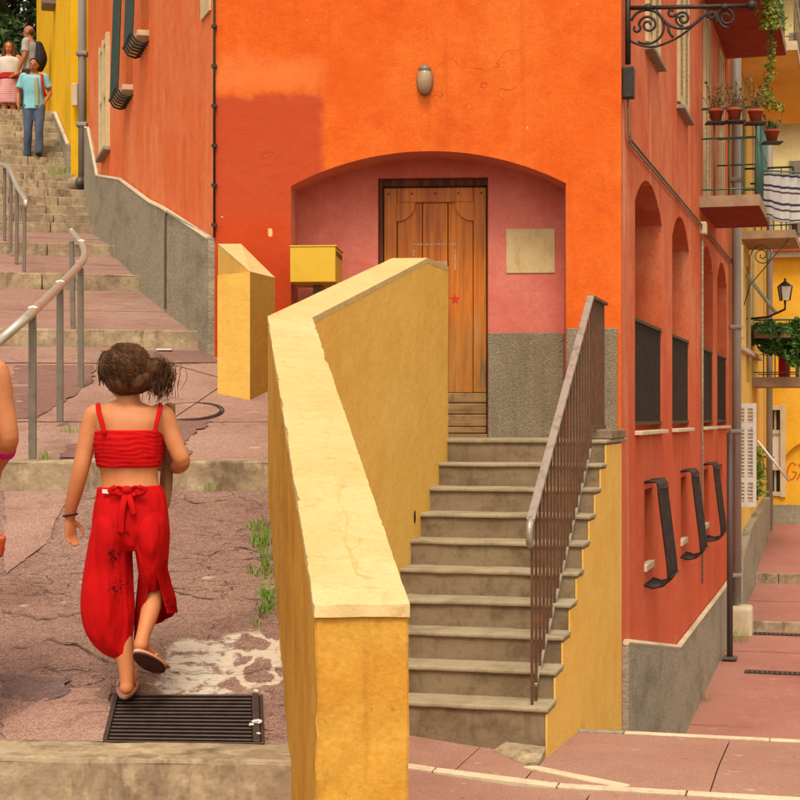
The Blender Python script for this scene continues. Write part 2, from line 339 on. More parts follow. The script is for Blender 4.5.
m_wood = M('door_wood', C(206, 118, 22), 0.42, [
    dict(scale=(14, 14, 0.7), lo=0.4, hi=0.68, col=C(152, 72, 8), fac=0.9, detail=9, nr=0.65),
    dict(scale=(60, 60, 2), lo=0.5, hi=0.75, col=C(92, 40, 12), fac=0.6, detail=5),
    dict(kind='rect', rng=[(2, None, EYE + 0.78)], col=C(156, 108, 44), fac=0.55, soft=0.25, amp=0.5, ns=3),
    dict(scale=(20, 20, 3), lo=0.5, hi=0.66, col=C(92, 78, 56), fac=0.75, detail=8, mask=dict(kind='rect', rng=[(2, EYE + 0.22, EYE + 0.62)], soft=0.12, amp=0.2, ns=6)),
    dict(scale=(30, 30, 2), lo=0.55, hi=0.75, col=C(168, 142, 100), fac=0.6, detail=8, mask=dict(kind='rect', rng=[(2, None, EYE + 0.9)], soft=0.2, amp=0.3, ns=6))],
    [dict(scale=(40, 40, 1.5), str=0.35, dist_m=0.003, detail=6)], spec=0.35)
m_oldwood = M('bare_old_wood', C(150, 118, 78), 0.75, [
    dict(scale=(2, 2, 30), lo=0.42, hi=0.7, col=C(112, 78, 46), fac=0.8, detail=8), dict(scale=12, lo=0.5, hi=0.7, col=C(92, 70, 50), fac=0.6, detail=7)],
    [dict(scale=(2, 2, 50), str=0.35, dist_m=0.003)], spec=0.2)
m_darkwood = M('dark_wood', C(104, 56, 26), 0.6, [dict(scale=(20, 20, 1), col=C(44, 24, 14), fac=0.8)])
m_white = M('white_paint', C(216, 210, 198), 0.6, [dict(scale=8, lo=0.5, hi=0.75, col=C(190, 180, 164), fac=0.6, detail=6)])
m_cream = M('cream_paint', C(206, 184, 140), 0.7, [dict(scale=8, lo=0.45, hi=0.75, col=C(178, 152, 110), fac=0.6, detail=6)])
m_glass = M('dark_glass', C(58, 60, 58), 0.12, [dict(scale=1.3, col=C(90, 88, 80), fac=0.6)], spec=0.6)
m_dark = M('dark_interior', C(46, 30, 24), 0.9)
m_darkred = M('red_brown_slab', C(150, 66, 48), 0.9, [dict(scale=3, col=C(128, 50, 36), fac=0.7, detail=7)], [dict(scale=60, str=0.3, dist_m=0.004)])
m_terracotta = M('terracotta', C(176, 92, 58), 0.85, [dict(scale=14, col=C(150, 72, 44), fac=0.6)])
from mathutils import noise as mnoise
# ------------------------------------------------------------------ wall frames
class Wall:
    def __init__(s, o, d, n):
        s.o = Vector((o[0], o[1])); s.d = Vector(d).normalized(); s.n = Vector(n).normalized()   # n points into the building
        s.ax = Vector((s.d.x, s.d.y, 0)); s.an = Vector((s.n.x, s.n.y, 0))
    def hit(s, px, py, out=0.0):
        k = (px - HX) / F; o = s.o - s.n * out
        Y = (o.x * s.n.x + o.y * s.n.y) / (k * s.n.x + s.n.y)
        return (Vector((k * Y, Y)) - s.o).dot(s.d), EYE + (HY - py) / F * Y
    def at_y(s, Y): return (Y - s.o.y) / s.d.y
    def pt(s, u, z, dep=0.0):
        p = s.o + s.d * u + s.n * dep
        return Vector((p.x, p.y, z))
def wall_mesh(name, wall, u0, u1, z0, z1, ops, mat, parent, dep=0.0, thick=None):
    """solid face with openings; op = dict(u0,u1,zb,zt,rise,n)"""
    def top(op, u):
        if not op.get('rise'): return op['zt']
        w = (op['u1'] - op['u0']) / 2; r = op['rise']; R = (w * w + r * r) / (2 * r); c = (op['u0'] + op['u1']) / 2
        return op['zt'] - R + math.sqrt(max(0, R * R - (u - c) ** 2))
    bps = {u0, u1}
    for op in ops:
        n = op.get('n', 1)
        for k in range(n + 1): bps.add(op['u0'] + (op['u1'] - op['u0']) * k / n)
    bps = sorted(b for b in bps if u0 - 1e-6 <= b <= u1 + 1e-6)
    bm = bmesh.new(); cache = {}
    def V(u, z, d):
        k = (round(u, 5), round(z, 5), round(d, 5))
        if k not in cache: cache[k] = bm.verts.new(wall.pt(u, z, d))
        return cache[k]
    for a, b in zip(bps, bps[1:]):
        if b - a < 1e-6: continue
        mid = (a + b) / 2
        act = sorted([op for op in ops if op['u0'] < mid < op['u1']], key=lambda o: o['zb'])
        lo = (z0, z0)
        for op in act:
            if op['zb'] > lo[0] + 1e-5: bm.faces.new((V(a, lo[0], dep), V(b, lo[1], dep), V(b, op['zb'], dep), V(a, op['zb'], dep)))
            lo = (top(op, a), top(op, b))
        bm.faces.new((V(a, lo[0], dep), V(b, lo[1], dep), V(b, z1, dep), V(a, z1, dep)))
    o = mkbm(name, bm, mat, parent, recalc=False)
    for op in ops:
        if not op.get('depth'): continue
        bm = bmesh.new(); path = [(op['u0'], op['zb'])]
        n = op.get('n', 1)
        for k in range(n + 1):
            u = op['u0'] + (op['u1'] - op['u0']) * k / n; path.append((u, top(op, u)))
        path.append((op['u1'], op['zb']))
        d = op['depth']; pv = [(bm.verts.new(wall.pt(u, z, dep)), bm.verts.new(wall.pt(u, z, dep + d))) for u, z in path]
        for (p, q), (r, t) in zip(pv, pv[1:] + pv[:1]): bm.faces.new((p, r, t, q))
        mkbm('reveal', bm, op.get('rmat', mat), parent, recalc=False)
        bm = bmesh.new(); bm.faces.new([bm.verts.new(wall.pt(u, z, dep + d - 0.002)) for u, z in path[::-1]])
        if op.get('bmat'): mkbm(op.get('bname', 'window_recess'), bm, op['bmat'], parent, recalc=False)
        else: bm.free()
    return o
def slab_on(name, wall, poly, d0, d1, mat, parent, bevel=0.0):
    """extrude polygon in (u,z) between depths d0<d1 (negative = proud)"""
    bm = bmesh.new()
    a = [bm.verts.new(wall.pt(u, z, d0)) for u, z in poly]; b = [bm.verts.new(wall.pt(u, z, d1)) for u, z in poly]
    bm.faces.new(a); bm.faces.new(b[::-1])
    for i in range(len(poly)):
        j = (i + 1) % len(poly); bm.faces.new((a[i], b[i], b[j], a[j]))
    bmesh.ops.recalc_face_normals(bm, faces=bm.faces)
    if bevel: bmesh.ops.bevel(bm, geom=list(bm.edges), offset=bevel, segments=1, affect='EDGES')
    return mkbm(name, bm, mat, parent)
def wbox(name, wall, u, z, dep, hu, hz, hd, mat, parent, bevel=0.0, seg=1):
    return box(name, wall.pt(u, z, dep), (hu, hd, hz), mat, parent, wall.ax, wall.an, Z_, bevel, seg)

FL = (-1.45, 12.52); FR = (1.70, 12.30)
ft = math.atan2(0.22, 3.15)
WF = Wall(FL, (3.15, -0.22), (math.sin(ft), math.cos(ft)))
WL = Wall(FL, (-0.2875, 1), (1, 0.2875))
WR = Wall(FR, (0.289, 1), (-1, 0.289))
LFu = (Vector(FR) - Vector(FL)).length
UL = WL.at_y(23.2); UR = WR.at_y(22.5)
ZT = EYE + 7.6

# ------------------------------------------------------------------ ground
tag(mk('ground', [(-300, -60, -1.75), (300, -60, -1.75), (300, 500, -1.75), (-300, 500, -1.75)], [(0, 1, 2, 3)], m_earth), kind='structure')

def sheet(name, P, nu, nv, mat, parent, wob=0.0, seed=0):
    """grid over P(u,v)->Vector, u,v in 0..1"""
    rnd = random.Random(seed); vs_, fs = [], []
    for j in range(nv + 1):
        for i in range(nu + 1):
            p = P(i / nu, j / nv); p.z += wob * (math.sin(p.x * 3.1 + seed) * math.cos(p.y * 2.3 + seed * 2) + rnd.uniform(-.4, .4)); vs_.append(p)
    for j in range(nv):
        for i in range(nu):
            a = j * (nu + 1) + i; fs.append((a, a + 1, a + nu + 2, a + nu + 1))
    return mk(name, vs_, fs, mat, parent, smooth=True)

street = tag(empty('stepped_street', (-2, 6, 0)), 'stepped street of pink paving climbing on the left', None, kind='structure')
# kerb lines: right end (X,Y), dY/dX, bottom z, top z
def kl(px, Y, slope, yb, yt): return dict(x=(px - HX) / F * Y, y=Y, s=slope, zb=EYE + (HY - yb) / F * Y, zt=EYE + (HY - yt) / F * Y)
K = [kl(292, 5.42, -0.07, 850, 763), kl(270, 8.5, -0.05, 490, 462), kl(203.5, 13.05, 0.19, 348, 331),
     kl(144.5, 16.8, 0.2875, 291.7, 275.5), kl(119, 19.2, 0.2875, 257.8, 245.5), kl(96.5, 21.98, 0.2875, 234, 224.5)]
K[0]['x'] += 0.1; K[1]['x'] += 0.12
def xleft(Y): return -0.25 * Y - 3.2
def kpt(k, t, z, back=0.0):
    """point along kerb line, t=0 left, 1 right; back = metres up the slope"""
    xl = xleft(k['y']); x = xl + (k['x'] - xl) * t
    return Vector((x, k['y'] + (x - k['x']) * k['s'] + back, z))
def stone_row(k, n, depth, mat, parent, seed, zb, zt, xr=None, name='kerb_stone', jit=0.006, bev=0.012, xl=None):
    rnd = random.Random(seed); d = Vector((1, k['s'], 0)).normalized(); nn = Vector((-d.y, d.x, 0))
    xl = xleft(k['y']) if xl is None else xl; xr = k['x'] if xr is None else xr; L = (xr - xl) / d.x
    cuts = [0.0]
    while cuts[-1] < L - 0.4: cuts.append(min(L, cuts[-1] + n * rnd.uniform(0.75, 1.25)))
    cuts[-1] = L
    o0 = Vector((xr, k['y'] + (xr - k['x']) * k['s'], 0))
    for a, b in zip(cuts, cuts[1:]):
        bm = bmesh.new(); j = rnd.uniform(-jit, jit); jz = rnd.uniform(-jit, jit) * 0.6
        p = lambda s_, t_, z: o0 - d * s_ + nn * t_ + Vector((0, 0, z))
        g = 0.004
        add_hexa(bm, [p(b - g, j, zb), p(a + g, j, zb), p(a + g, depth, zb), p(b - g, depth, zb), p(b - g, j, zt + jz), p(a + g, j, zt + jz), p(a + g, depth, zt + jz), p(b - g, depth, zt + jz)], bev, 2)
        if depth == 0.30:
            bmesh.ops.subdivide_edges(bm, edges=[e for e in bm.edges if e.calc_length() > 0.3], cuts=14)
            for v in bm.verts: nv = mnoise.noise_vector(Vector(v.co) * 7) + mnoise.noise_vector(Vector(v.co) * 21) * .6; v.co += Vector((0, nv.y * .006, min(0, nv.z) * .007))
        mkbm(name, bm, mat, parent)
# ramps between kerbs
def ramp_fn(k0, k1, x1r=None):
    def P(u, v):
        a = kpt(k0, u, k0['zt'] + 0.0, 0.28); b = kpt(k1, u, k1['zb'], 0.02)
        return a.lerp(b, v)
    return P
def ramp2_x(Y): return 0.2548 * (Y - 10.37) - 0.22
ramps = []
for i in range(5):
    base = ramp_fn(K[i], K[i + 1])
    if i == 1:
        def P(u, v, base=base):
            p = base(u, v); xl = xleft(p.y); xr = ramp2_x(p.y) if p.y < 11.2 else (ramp2_x(11.2) + (p.y - 11.2) / (13.05 - 11.2) * (WL.pt(WL.at_y(13.05), 0).x - ramp2_x(11.2) + .05) if p.y > 11.2 else 0)
            p.x = xl + (xr - xl) * u; return p
    elif i >= 2:
        def P(u, v, base=base):
            p = base(u, v); xr = WL.pt(WL.at_y(p.y), 0).x + 0.05; xl = xleft(p.y); p.x = xl + (xr - xl) * u; return p
    else:
        def P(u, v, base=base):
            p = base(u, v); xr = 0.2295 - 0.1105 * p.y + 0.10; xl = xleft(p.y); p.x = xl + (xr - xl) * u; return p
    ramps.append(P)
    if i == 0:
        sheet('ramp', P, 24, 24, m_ramp, street, 0.004, i)
    else:
        # joint bed and slabs laid in rows over it
        sheet('joint_bed', lambda u, v, P=P: P(u, v) - Vector((0, 0, 0.008)), 12, 12, m_bed, street)
        rows = [0, 0.26, 0.58, 0.8, 1.0] if i == 1 else ([0, .45, .8, 1] if i == 2 else [0, .55, 1])
        ucuts = [0, 0.36, 0.80, 1.0] if i == 1 else [0, 0.45, 1.0]
        rnd = random.Random(i)
        for r0, r1 in zip(rows, rows[1:]):
            sh = rnd.uniform(-.04, .04); uc = [0] + [c + sh + rnd.uniform(-.02, .02) for c in ucuts[1:-1]] + [1]
            for a, b in zip(uc, uc[1:]):
                g = 0.0006; dz = rnd.uniform(-.002, .002)
                vs_, fs = [], []
                nu = nv = 3
                for jj in range(nv + 1):
                    for ii in range(nu + 1):
                        p = P(a + g + (b - a - 2 * g) * ii / nu, r0 + 0.002 + (r1 - r0 - 0.004) * jj / nv); p.z += dz; vs_.append(p)
                for jj in range(nv):
                    for ii in range(nu):
                        q = jj * (nu + 1) + ii; fs.append((q, q + 1, q + nu + 2, q + nu + 1))
                mk('paving_slab', vs_, fs, m_slab, street)
for i, k in enumerate(K):
    zt = k['zt'] + 0.004
    stone_row(k, [1.15, 1.1, 0.95, 0.9, 0.8, 0.7][i], 0.30, m_kerb, street, 20 + i, (k['zb'] if i else -1.2) - 0.25, zt, xr=k['x'] + (0.0 if i < 2 else 0.04), xl=(-1.9 if i == 0 else None), bev=0.016 if i == 0 else 0.012)
    if i == 0: stone_row(dict(k, y=k['y'], s=k['s']), 1.1, 0.30, m_kerb, street, 77, -1.4, zt, xr=-1.905, bev=0.016)
# upper stairs
TR = 0.34; n_up = 16
ztop = [2.645 + EYE]
for j in range(8): ztop.append(ztop[-1] + 0.168)
for j in range(8): ztop.append(ztop[-1] + 0.156)
YS = K[5]['y']
for j in range(1, 17):
    Y = YS + TR * j
    xr = (2.15 if Y < 23.6 else 1.98) - 0.2875 * Y + 0.03
    kk = dict(x=xr, y=Y, s=0.2875)
    xr2 = xr
    stone_row(kk, 0.62, TR + 0.12, m_kerb, street, 40 + j, ztop[j] - 0.3, ztop[j], xr=xr2, xl=-0.25 * Y - 2.0, name='stair_stone', jit=0.012, bev=0.01)
YC = YS + TR * 16; ZC = ztop[-1]
sheet('upper_street', lambda u, v: Vector((-16 + u * 16, YC + 0.2 + v * 22 + (-16 + u * 16 + 6) * 0.2875 * (1 - v), ZC - 0.003)), 4, 4, m_slab, street)
# patches on the ramps (tar and cement repairs with their own ragged edges)
def on_ramp(i, px, py):
    P = ramps[i]; best = None
    lo, hi = 0.0, 1.0
    for _ in range(50):
        mid = (lo + hi) / 2; a = P(1.0, mid); Y = a.y
        # solve u for this v so that the column matches, then compare the row
        X = (px - HX) / F * Y
        p0, p1 = P(0, mid), P(1, mid); u = (X - p0.x) / (p1.x - p0.x); p = P(u, mid)
        X = (px - HX) / F * p.y; u = (X - p0.x) / (p1.x - p0.x); p = P(u, mid)
        y = HY - (p.z - EYE) / p.y * F
        if y > py: lo = mid
        else: hi = mid
    return p
def patch(name, i, pts, mat, lift=0.006, rag=0.02, seed=0, parent=street):
    W3 = [on_ramp(i, *p) for p in pts]; ring = []
    for a, b in zip(W3, W3[1:] + W3[:1]):
        n = max(2, int((b - a).length / 0.014))
        for k in range(n):
            p = a.lerp(b, k / n); q = Vector((p.x, p.y, 0)) + Vector((seed * 7.7, 0, 0)); nv = mnoise.noise_vector(q * 9) + mnoise.noise_vector(q * 28) * .5 + mnoise.noise_vector(q * 70) * .25
            ring.append(p + Vector((nv.x * rag * 1.6, nv.y * rag * 1.6, 0)))
    c = sum(ring, Vector()) / len(ring)
    bm = bmesh.new(); vs_ = [bm.verts.new(p + Vector((0, 0, lift))) for p in ring]
    f = bm.faces.new(vs_); bmesh.ops.triangulate(bm, faces=[f])
    return mkbm(name, bm, mat, parent)
patch('tar_patch', 1, [(2, 366), (84, 366), (84, 382), (70, 402), (36, 418), (2, 421)], m_darkpatch, 0.006, 0.02, 1)
patch('tar_patch', 1, [(60, 452), (100, 425), (200, 418), (213, 422), (185, 440), (190, 458), (60, 459)], m_darkpatch, 0.006, 0.03, 2)
patch('tar_patch', 1, [(90, 351), (205, 351), (213, 363), (90, 365)], m_darkpatch, 0.006, 0.02, 3)
patch('tar_patch', 0, [(0, 676), (70, 680), (68, 696), (40, 705), (0, 700)], m_greypatch, 0.008, 0.02, 4)
patch('pale_patch', 0, [(0, 722), (62, 690), (110, 688), (105, 745), (60, 758), (0, 755)], m_slab, 0.007, 0.012, 41)
patch('pale_patch', 0, [(3, 492), (70, 492), (45, 545), (3, 575)], m_slab, 0.006, 0.01, 5)
# worn groove where the old slab ends below the girl's feet
def strip(name, i, pts, w, mat, lift, parent=street):
    W3 = [on_ramp(i, *p) for p in pts]; vs_, fs = [], []; rnd = random.Random(len(pts))
    Q = []
    for a, b in zip(W3, W3[1:]):
        n = max(3, int((b - a).length / .018))
        for k in range(n): Q.append(a.lerp(b, k / n))
    Q.append(W3[-1])
    for k, p in enumerate(Q):
        q = Vector((p.x, p.y, 0)); j = Vector((0, mnoise.noise(q * 7) * .05 + mnoise.noise(q * 24) * .025 + mnoise.noise(q * 60) * .010, lift)); j.z += j.y * .25
        ww = w * max(.12, .5 + 1.1 * mnoise.noise(q * 13 + Vector((5, 0, 0))))
        vs_ += [p + j + Vector((0, -ww / 2, 0)), p + j + Vector((0, ww / 2, 0))]
    for k in range(len(Q) - 1): fs.append((2 * k, 2 * k + 1, 2 * k + 3, 2 * k + 2))
    return mk(name, vs_, fs, mat, parent)
strip('crack', 0, [(0, 672), (60, 671), (140, 673), (220, 674), (284, 671)], 0.016, m_joint, 0.013)
strip('crack', 0, [(165, 497), (200, 503), (240, 498), (262, 505)], 0.016, m_joint, 0.007)
strip('crack', 0, [(170, 547), (205, 556), (232, 548), (262, 552)], 0.014, m_joint, 0.007)
strip('crack', 0, [(0, 560), (30, 552), (72, 556), (85, 548)], 0.012, m_joint, 0.007)
strip('crack', 0, [(0, 610), (35, 618), (80, 612), (84, 622)], 0.014, m_joint, 0.007)
strip('crack', 0, [(5, 650), (45, 640), (90, 652), (108, 660)], 0.016, m_joint, 0.007)
strip('crack', 0, [(168, 594), (210, 600), (262, 598)], 0.014, m_joint, 0.007)
# a round service cover drawn as two shallow rings on the second ramp
cc = on_ramp(1, 190, 412)
for r in (0.36, 0.33):
    pts = []
    for k in range(41):
        a = 2 * math.pi * k / 40; p = cc + Vector((r * 0.62 * math.cos(a), r * math.sin(a) * 0.9, 0)); p.z += r * math.sin(a) * 0.9 * 0.176 + 0.004; pts.append(p)
    tube('cover_ring', pts, 0.006, m_joint, street, n=5)
# lower pavement on the right: stair frame (a across to the right, b up the stairs)
TH = math.atan(0.265); SD = Vector((math.sin(TH), math.cos(TH), 0)); SE = Vector((math.cos(TH), -math.sin(TH), 0)); R0 = Vector((0.793, 9.0, 0))
def AB(a, b, z=0.0): return R0 + SE * a + SD * b + Vector((0, 0, z))
def zg(a, b):
    t = min(1, max(0, (a + 1.05) / 1.05))
    return (-0.115 - 0.066 * (b if b > 0 else b * 0.25)) * t
pave = tag(empty('lower_pavement', (1, 8, 0)), 'lower pavement of red slabs in front of the door stairs', None, kind='structure')
sheet('joint_bed', lambda u, v: (lambda a, b: AB(a, b, zg(a, b) - 0.03))(-3.0 + 9 * u, -9.5 + 10.8 * v), 90, 54, m_bed, pave)
BE = 1.27
def slabs(cuts_a, cuts_b, mat, seed):
    rnd = random.Random(seed)
    for b0, b1 in zip(cuts_b, cuts_b[1:]):
        for a0, a1 in zip(cuts_a, cuts_a[1:]):
            g = 0.0035; dz = rnd.uniform(-.002, .002)
            n = max(2, int((a1 - a0) / 0.1)); m_ = max(2, int((b1 - b0) / 0.2)); vs_, fs = [], []
            for j in range(m_ + 1):
                for i in range(n + 1):
                    a = a0 + g + (a1 - a0 - 2 * g) * i / n; b = b0 + g + (b1 - b0 - 2 * g) * j / m_
                    vs_.append(AB(a, b, zg(a, b) + dz))
            for j in range(m_):
                for i in range(n):
                    q = j * (n + 1) + i; fs.append((q, q + 1, q + n + 2, q + n + 1))
            mk('paving_slab', vs_, fs, mat, pave, smooth=True)
slabs([-1.05, -0.35], [-0.66, 0.02], m_terrace, 1)
slabs([-0.35, 0.02], [-0.66, 0.02], m_terrace, 6)
slabs([0.02, 0.98, 1.72, 3.2, 4.8], [-0.66, BE - 0.1], m_terrace, 2)
slabs([-1.05, 0.4, 1.9, 3.4, 4.9], [-2.2, -0.78], m_terrace, 3)
slabs([-1.05, 0.9, 2.6, 4.9], [-5.2, -2.2], m_terrace, 4)
slabs([-1.2, 0.9, 2.6, 4.9], [-9.4, -5.2], m_terrace, 5)
def strip_ab(pts, w, name='stone_strip', lift=0.008, mat=m_whitestone, seg=0.7, seed=0):
    """flush pale stone strip, laid in pieces"""
    rnd = random.Random(seed)
    for (a0, b0), (a1, b1) in zip(pts, pts[1:]):
        d = Vector((a1 - a0, b1 - b0)); L = d.length; d.normalize(); nn = Vector((-d.y, d.x)); n = max(1, int(L / seg))
        for k in range(n):
            s0, s1 = L * k / n + 0.004, L * (k + 1) / n - 0.004; bm = bmesh.new(); q = []
            for dz in (-0.05, 0):
                for s_, t_ in ((s0, -w / 2), (s1, -w / 2), (s1, w / 2), (s0, w / 2)):
                    a = a0 + d.x * s_ + nn.x * t_; b = b0 + d.y * s_ + nn.y * t_; q.append(AB(a, b, zg(a, b) + dz + lift))
            add_hexa(bm, q, 0.004); mkbm(name, bm, mat, pave)
strip_ab([(-1.1, -0.72), (4.8, -0.72)], 0.09, seg=0.62)
strip_ab([(-0.02, -0.30), (0.55, -0.66)], 0.09, lift=0.010, seg=0.4)
strip_ab([(0.32, BE - 0.05), (4.8, BE - 0.05)], 0.10, lift=0.01, seg=0.8)
strip_ab([(0.03, BE - 0.05), (0.32, BE - 0.05)], 0.09, lift=0.01, mat=m_granite2, name='grey_strip')
# kerb block at the foot of the stairs
bm = bmesh.new(); add_hexa(bm, [AB(-0.27, -0.05, -0.25), AB(0.03, -0.33, -0.25), AB(0.03, -0.008, -0.25), AB(-0.20, -0.008, -0.25), AB(-0.27, -0.05, -0.078), AB(0.03, -0.33, -0.104), AB(0.03, -0.008, -0.05), AB(-0.20, -0.008, -0.03)], 0.005)
mkbm('foot_block', bm, m_kerb, pave)
# steps down to the alley, then the alley's own paving
zb = zg(1, BE)
for j in range(6):
    b0 = BE + 0.45 * j; zt = zb - 0.19 * (j + 1) - 0.0
    bm = bmesh.new(); add_hexa(bm, [AB(0.0, b0, zt - 0.3), AB(4.8, b0, zt - 0.3), AB(4.8, b0 + 0.6, zt - 0.3), AB(0.0, b0 + 0.6, zt - 0.3), AB(0.0, b0, zt), AB(4.8, b0, zt), AB(4.8, b0 + 0.6, zt), AB(0.0, b0 + 0.6, zt)], 0.01)
    mkbm('alley_step', bm, m_terrace, pave)
    if j == 0: strip = None
bm = bmesh.new(); add_hexa(bm, [AB(0.3, BE + 0.36, zb - 0.24), AB(4.8, BE + 0.36, zb - 0.24), AB(4.8, BE + 0.46, zb - 0.24), AB(0.3, BE + 0.46, zb - 0.24), AB(0.3, BE + 0.36, zb - 0.184), AB(4.8, BE + 0.36, zb - 0.184), AB(4.8, BE + 0.46, zb - 0.184), AB(0.3, BE + 0.46, zb - 0.184)], 0.004)
mkbm('stone_strip', bm, m_whitestone, pave)
alley = tag(empty('alley_street', (4, 18, -1.4)), 'red paved alley climbing between the houses on the right', None, kind='structure')
AO = Vector((4.70, 22.5, 0)); AD = WR.ax; AE = Vector((AD.y, -AD.x, 0))
def AL(a, b, z): p = AO + AE * a + AD * b; p.z = z; return p
def alley_ramp(b0, b1, z0, z1, na, cuts, mat, seed):
    rnd = random.Random(seed)
    sheet('joint_bed', lambda u, v: AL(-0.4 + 8 * u, b0 + (b1 - b0) * v, z0 + (z1 - z0) * v - 0.012), 2, 2, m_joint, alley)
    for s0, s1 in zip(cuts, cuts[1:]):
        for a0, a1 in zip(na, na[1:]):
            g = 0.006; q = []
            for a, s_ in ((a0 + g, s0 + g), (a1 - g, s0 + g), (a1 - g, s1 - g), (a0 + g, s1 - g)): q.append(AL(a, s_, z0 + (z1 - z0) * (s_ - b0) / (b1 - b0) + rnd.uniform(-.002, .002)))
            mk('paving_slab', q, [(0, 1, 2, 3)], mat, alley)
zA0, zA1 = EYE - 3.24, EYE - 3.0
alley_ramp(-8.6, 0.0, zA0 - 0.07, zA1, [-0.4, 1.4, 3.2, 7.6], [-8.6, -6.0, -3.2, -1.6, 0], m_alley, 1)
alley_ramp(0.0, 3.45, EYE - 2.86, EYE - 2.67, [-0.4, 2.6, 7.6], [0.0, 1.7, 3.45], m_alley, 2)
alley_ramp(3.45, 9.5, EYE - 2.52, EYE - 1.95, [-0.4, 2.6, 7.6], [3.45, 6.0, 9.5], m_alley, 3)
def alley_kerb(b, z0, z1, seed):
    rnd = random.Random(seed); a = -0.35
    while a < 7.5:
        a1 = a + rnd.uniform(0.5, 0.8); bm = bmesh.new()
        add_hexa(bm, [AL(a + .004, b, z0 - .2), AL(a1 - .004, b, z0 - .2), AL(a1 - .004, b + .25, z0 - .2), AL(a + .004, b + .25, z0 - .2), AL(a + .004, b, z1), AL(a1 - .004, b, z1), AL(a1 - .004, b + .25, z1), AL(a + .004, b + .25, z1)], 0.012, 2)
        mkbm('kerb_stone', bm, m_kerb, alley); a = a1
alley_kerb(-0.02, EYE - 3.0, EYE - 2.855, 1); alley_kerb(3.43, EYE - 2.67, EYE - 2.515, 2)
# two dark drain slots in the alley
for b, a0, a1 in ((-3.1, 0.35, 1.35), (-0.32, 0.25, 4.0)):
    z = zA0 - 0.07 + (zA1 - zA0 + 0.07) * (b + 8.6) / 8.6 + 0.006
    q = [AL(a0, b, z), AL(a1, b, z), AL(a1, b + 0.22, z + .006), AL(a0, b + 0.22, z + .006)]
    mk('drain_slot', q, [(0, 1, 2, 3)], m_joint, alley)
    for k in range(int((a1 - a0) / 0.06)):
        a = a0 + 0.03 + k * 0.06
        box('grate_bar', AL(a, b + 0.11, z + 0.006), (0.011, 0.10, 0.006), m_darkpipe, alley, AE, AD, Z_)
# ------------------------------------------------------------------ the red corner house
house = thing('corner_house', 'orange red corner house with an arched door niche and arcaded side', 'house', (0.2, 13, 0))
zL = 10 * 0.1637                                     # door landing
u_l, z_sp = WF.hit(291, 186); u_r, _ = WF.hit(566, 185); zcr = WF.hit(435, 151)[1]
ND = 0.40
niche = dict(u0=u_l, u1=u_r, zb=-1.6, zt=zcr, rise=zcr - z_sp, n=28, depth=ND, rmat=m_niche)
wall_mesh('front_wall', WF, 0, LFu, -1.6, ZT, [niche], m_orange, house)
du0, dtop = WF.hit(378, 178, -ND); du1, _ = WF.hit(488, 178, -ND); DD = 0.16
wall_mesh('niche_wall', WF, u_l - 0.01, u_r + 0.01, -1.6, zcr + 0.02, [dict(u0=du0, u1=du1, zb=zL - 0.05, zt=dtop, depth=DD)], m_niche, house, dep=ND)
# door
dz = ND + DD
door = empty('door', WF.pt((du0 + du1) / 2, zL, dz), house)
mk('backing', [WF.pt(du0, zL, dz + .02), WF.pt(du1, zL, dz + .02), WF.pt(du1, dtop, dz + .02), WF.pt(du0, dtop, dz + .02)], [(0, 1, 2, 3)], m_dark, door)
fw = 0.034; db = zL + 0.03
for a, b in ((du0, du0 + fw), (du1 - fw * .3, du1)): wbox('frame_post', WF, (a + b) / 2, (db + dtop) / 2, dz - 0.05, (b - a) / 2, (dtop - db) / 2, 0.05, m_darkwood, door, 0.004)
wbox('frame_head', WF, (du0 + du1) / 2, dtop - 0.03, dz - 0.05, (du1 - du0) / 2 - 0.001, 0.03, 0.046, m_darkwood, door, 0.004)
a0, a1 = du0 + fw + 0.004, du1 - fw * .3 - 0.004; t0 = dtop - 0.064
st = 0.105
zlow = zL + 0.36
wbox('stile', WF, a0 + st / 2, (zlow + t0) / 2, dz - 0.03, st / 2 - .001, (t0 - zlow) / 2, 0.022, m_wood, door, 0.006, 2)
wbox('stile', WF, a1 - st / 2, (zlow + t0) / 2, dz - 0.03, st / 2 - .001, (t0 - zlow) / 2, 0.022, m_wood, door, 0.006, 2)
wbox('top_rail', WF, (a0 + a1) / 2, t0 - 0.06, dz - 0.031, (a1 - a0) / 2 - st - 0.001, 0.06, 0.0215, m_wood, door, 0.006, 2)
# quarter-round corner pieces that give the panel its scooped shoulders
for sgn, uc in ((1, a0 + st), (-1, a1 - st)):
    R = 0.15; pts = [(uc, t0 - 0.121)]
    for k in range(11):
        th = math.pi / 2 * k / 10
        pts.append((uc + sgn * R * math.cos(th), t0 - 0.121 - R * math.sin(th)))
    slab_on('shoulder_piece', WF, pts, dz - 0.05, dz - 0.012, m_wood, door)
pa, pb = a0 + st, a1 - st; n = 3
for k in range(n):
    ua, ub = pa + (pb - pa) * k / n, pa + (pb - pa) * (k + 1) / n
    wbox('plank', WF, (ua + ub) / 2, (zlow + t0 - 0.10) / 2, dz - 0.012, (ub - ua) / 2 - 0.003, (t0 - 0.10 - zlow) / 2, 0.012, m_wood, door, 0.004)
zz = db
for k, h in enumerate((0.055, 0.10, 0.09, 0.085)):
    wbox('bottom_board', WF, (a0 + a1) / 2, zz + h / 2, dz - 0.034 + (0.006 if k else -0.01), (a1 - a0) / 2, h / 2 - 0.003, 0.022, m_oldwood, door, 0.005)
    zz += h
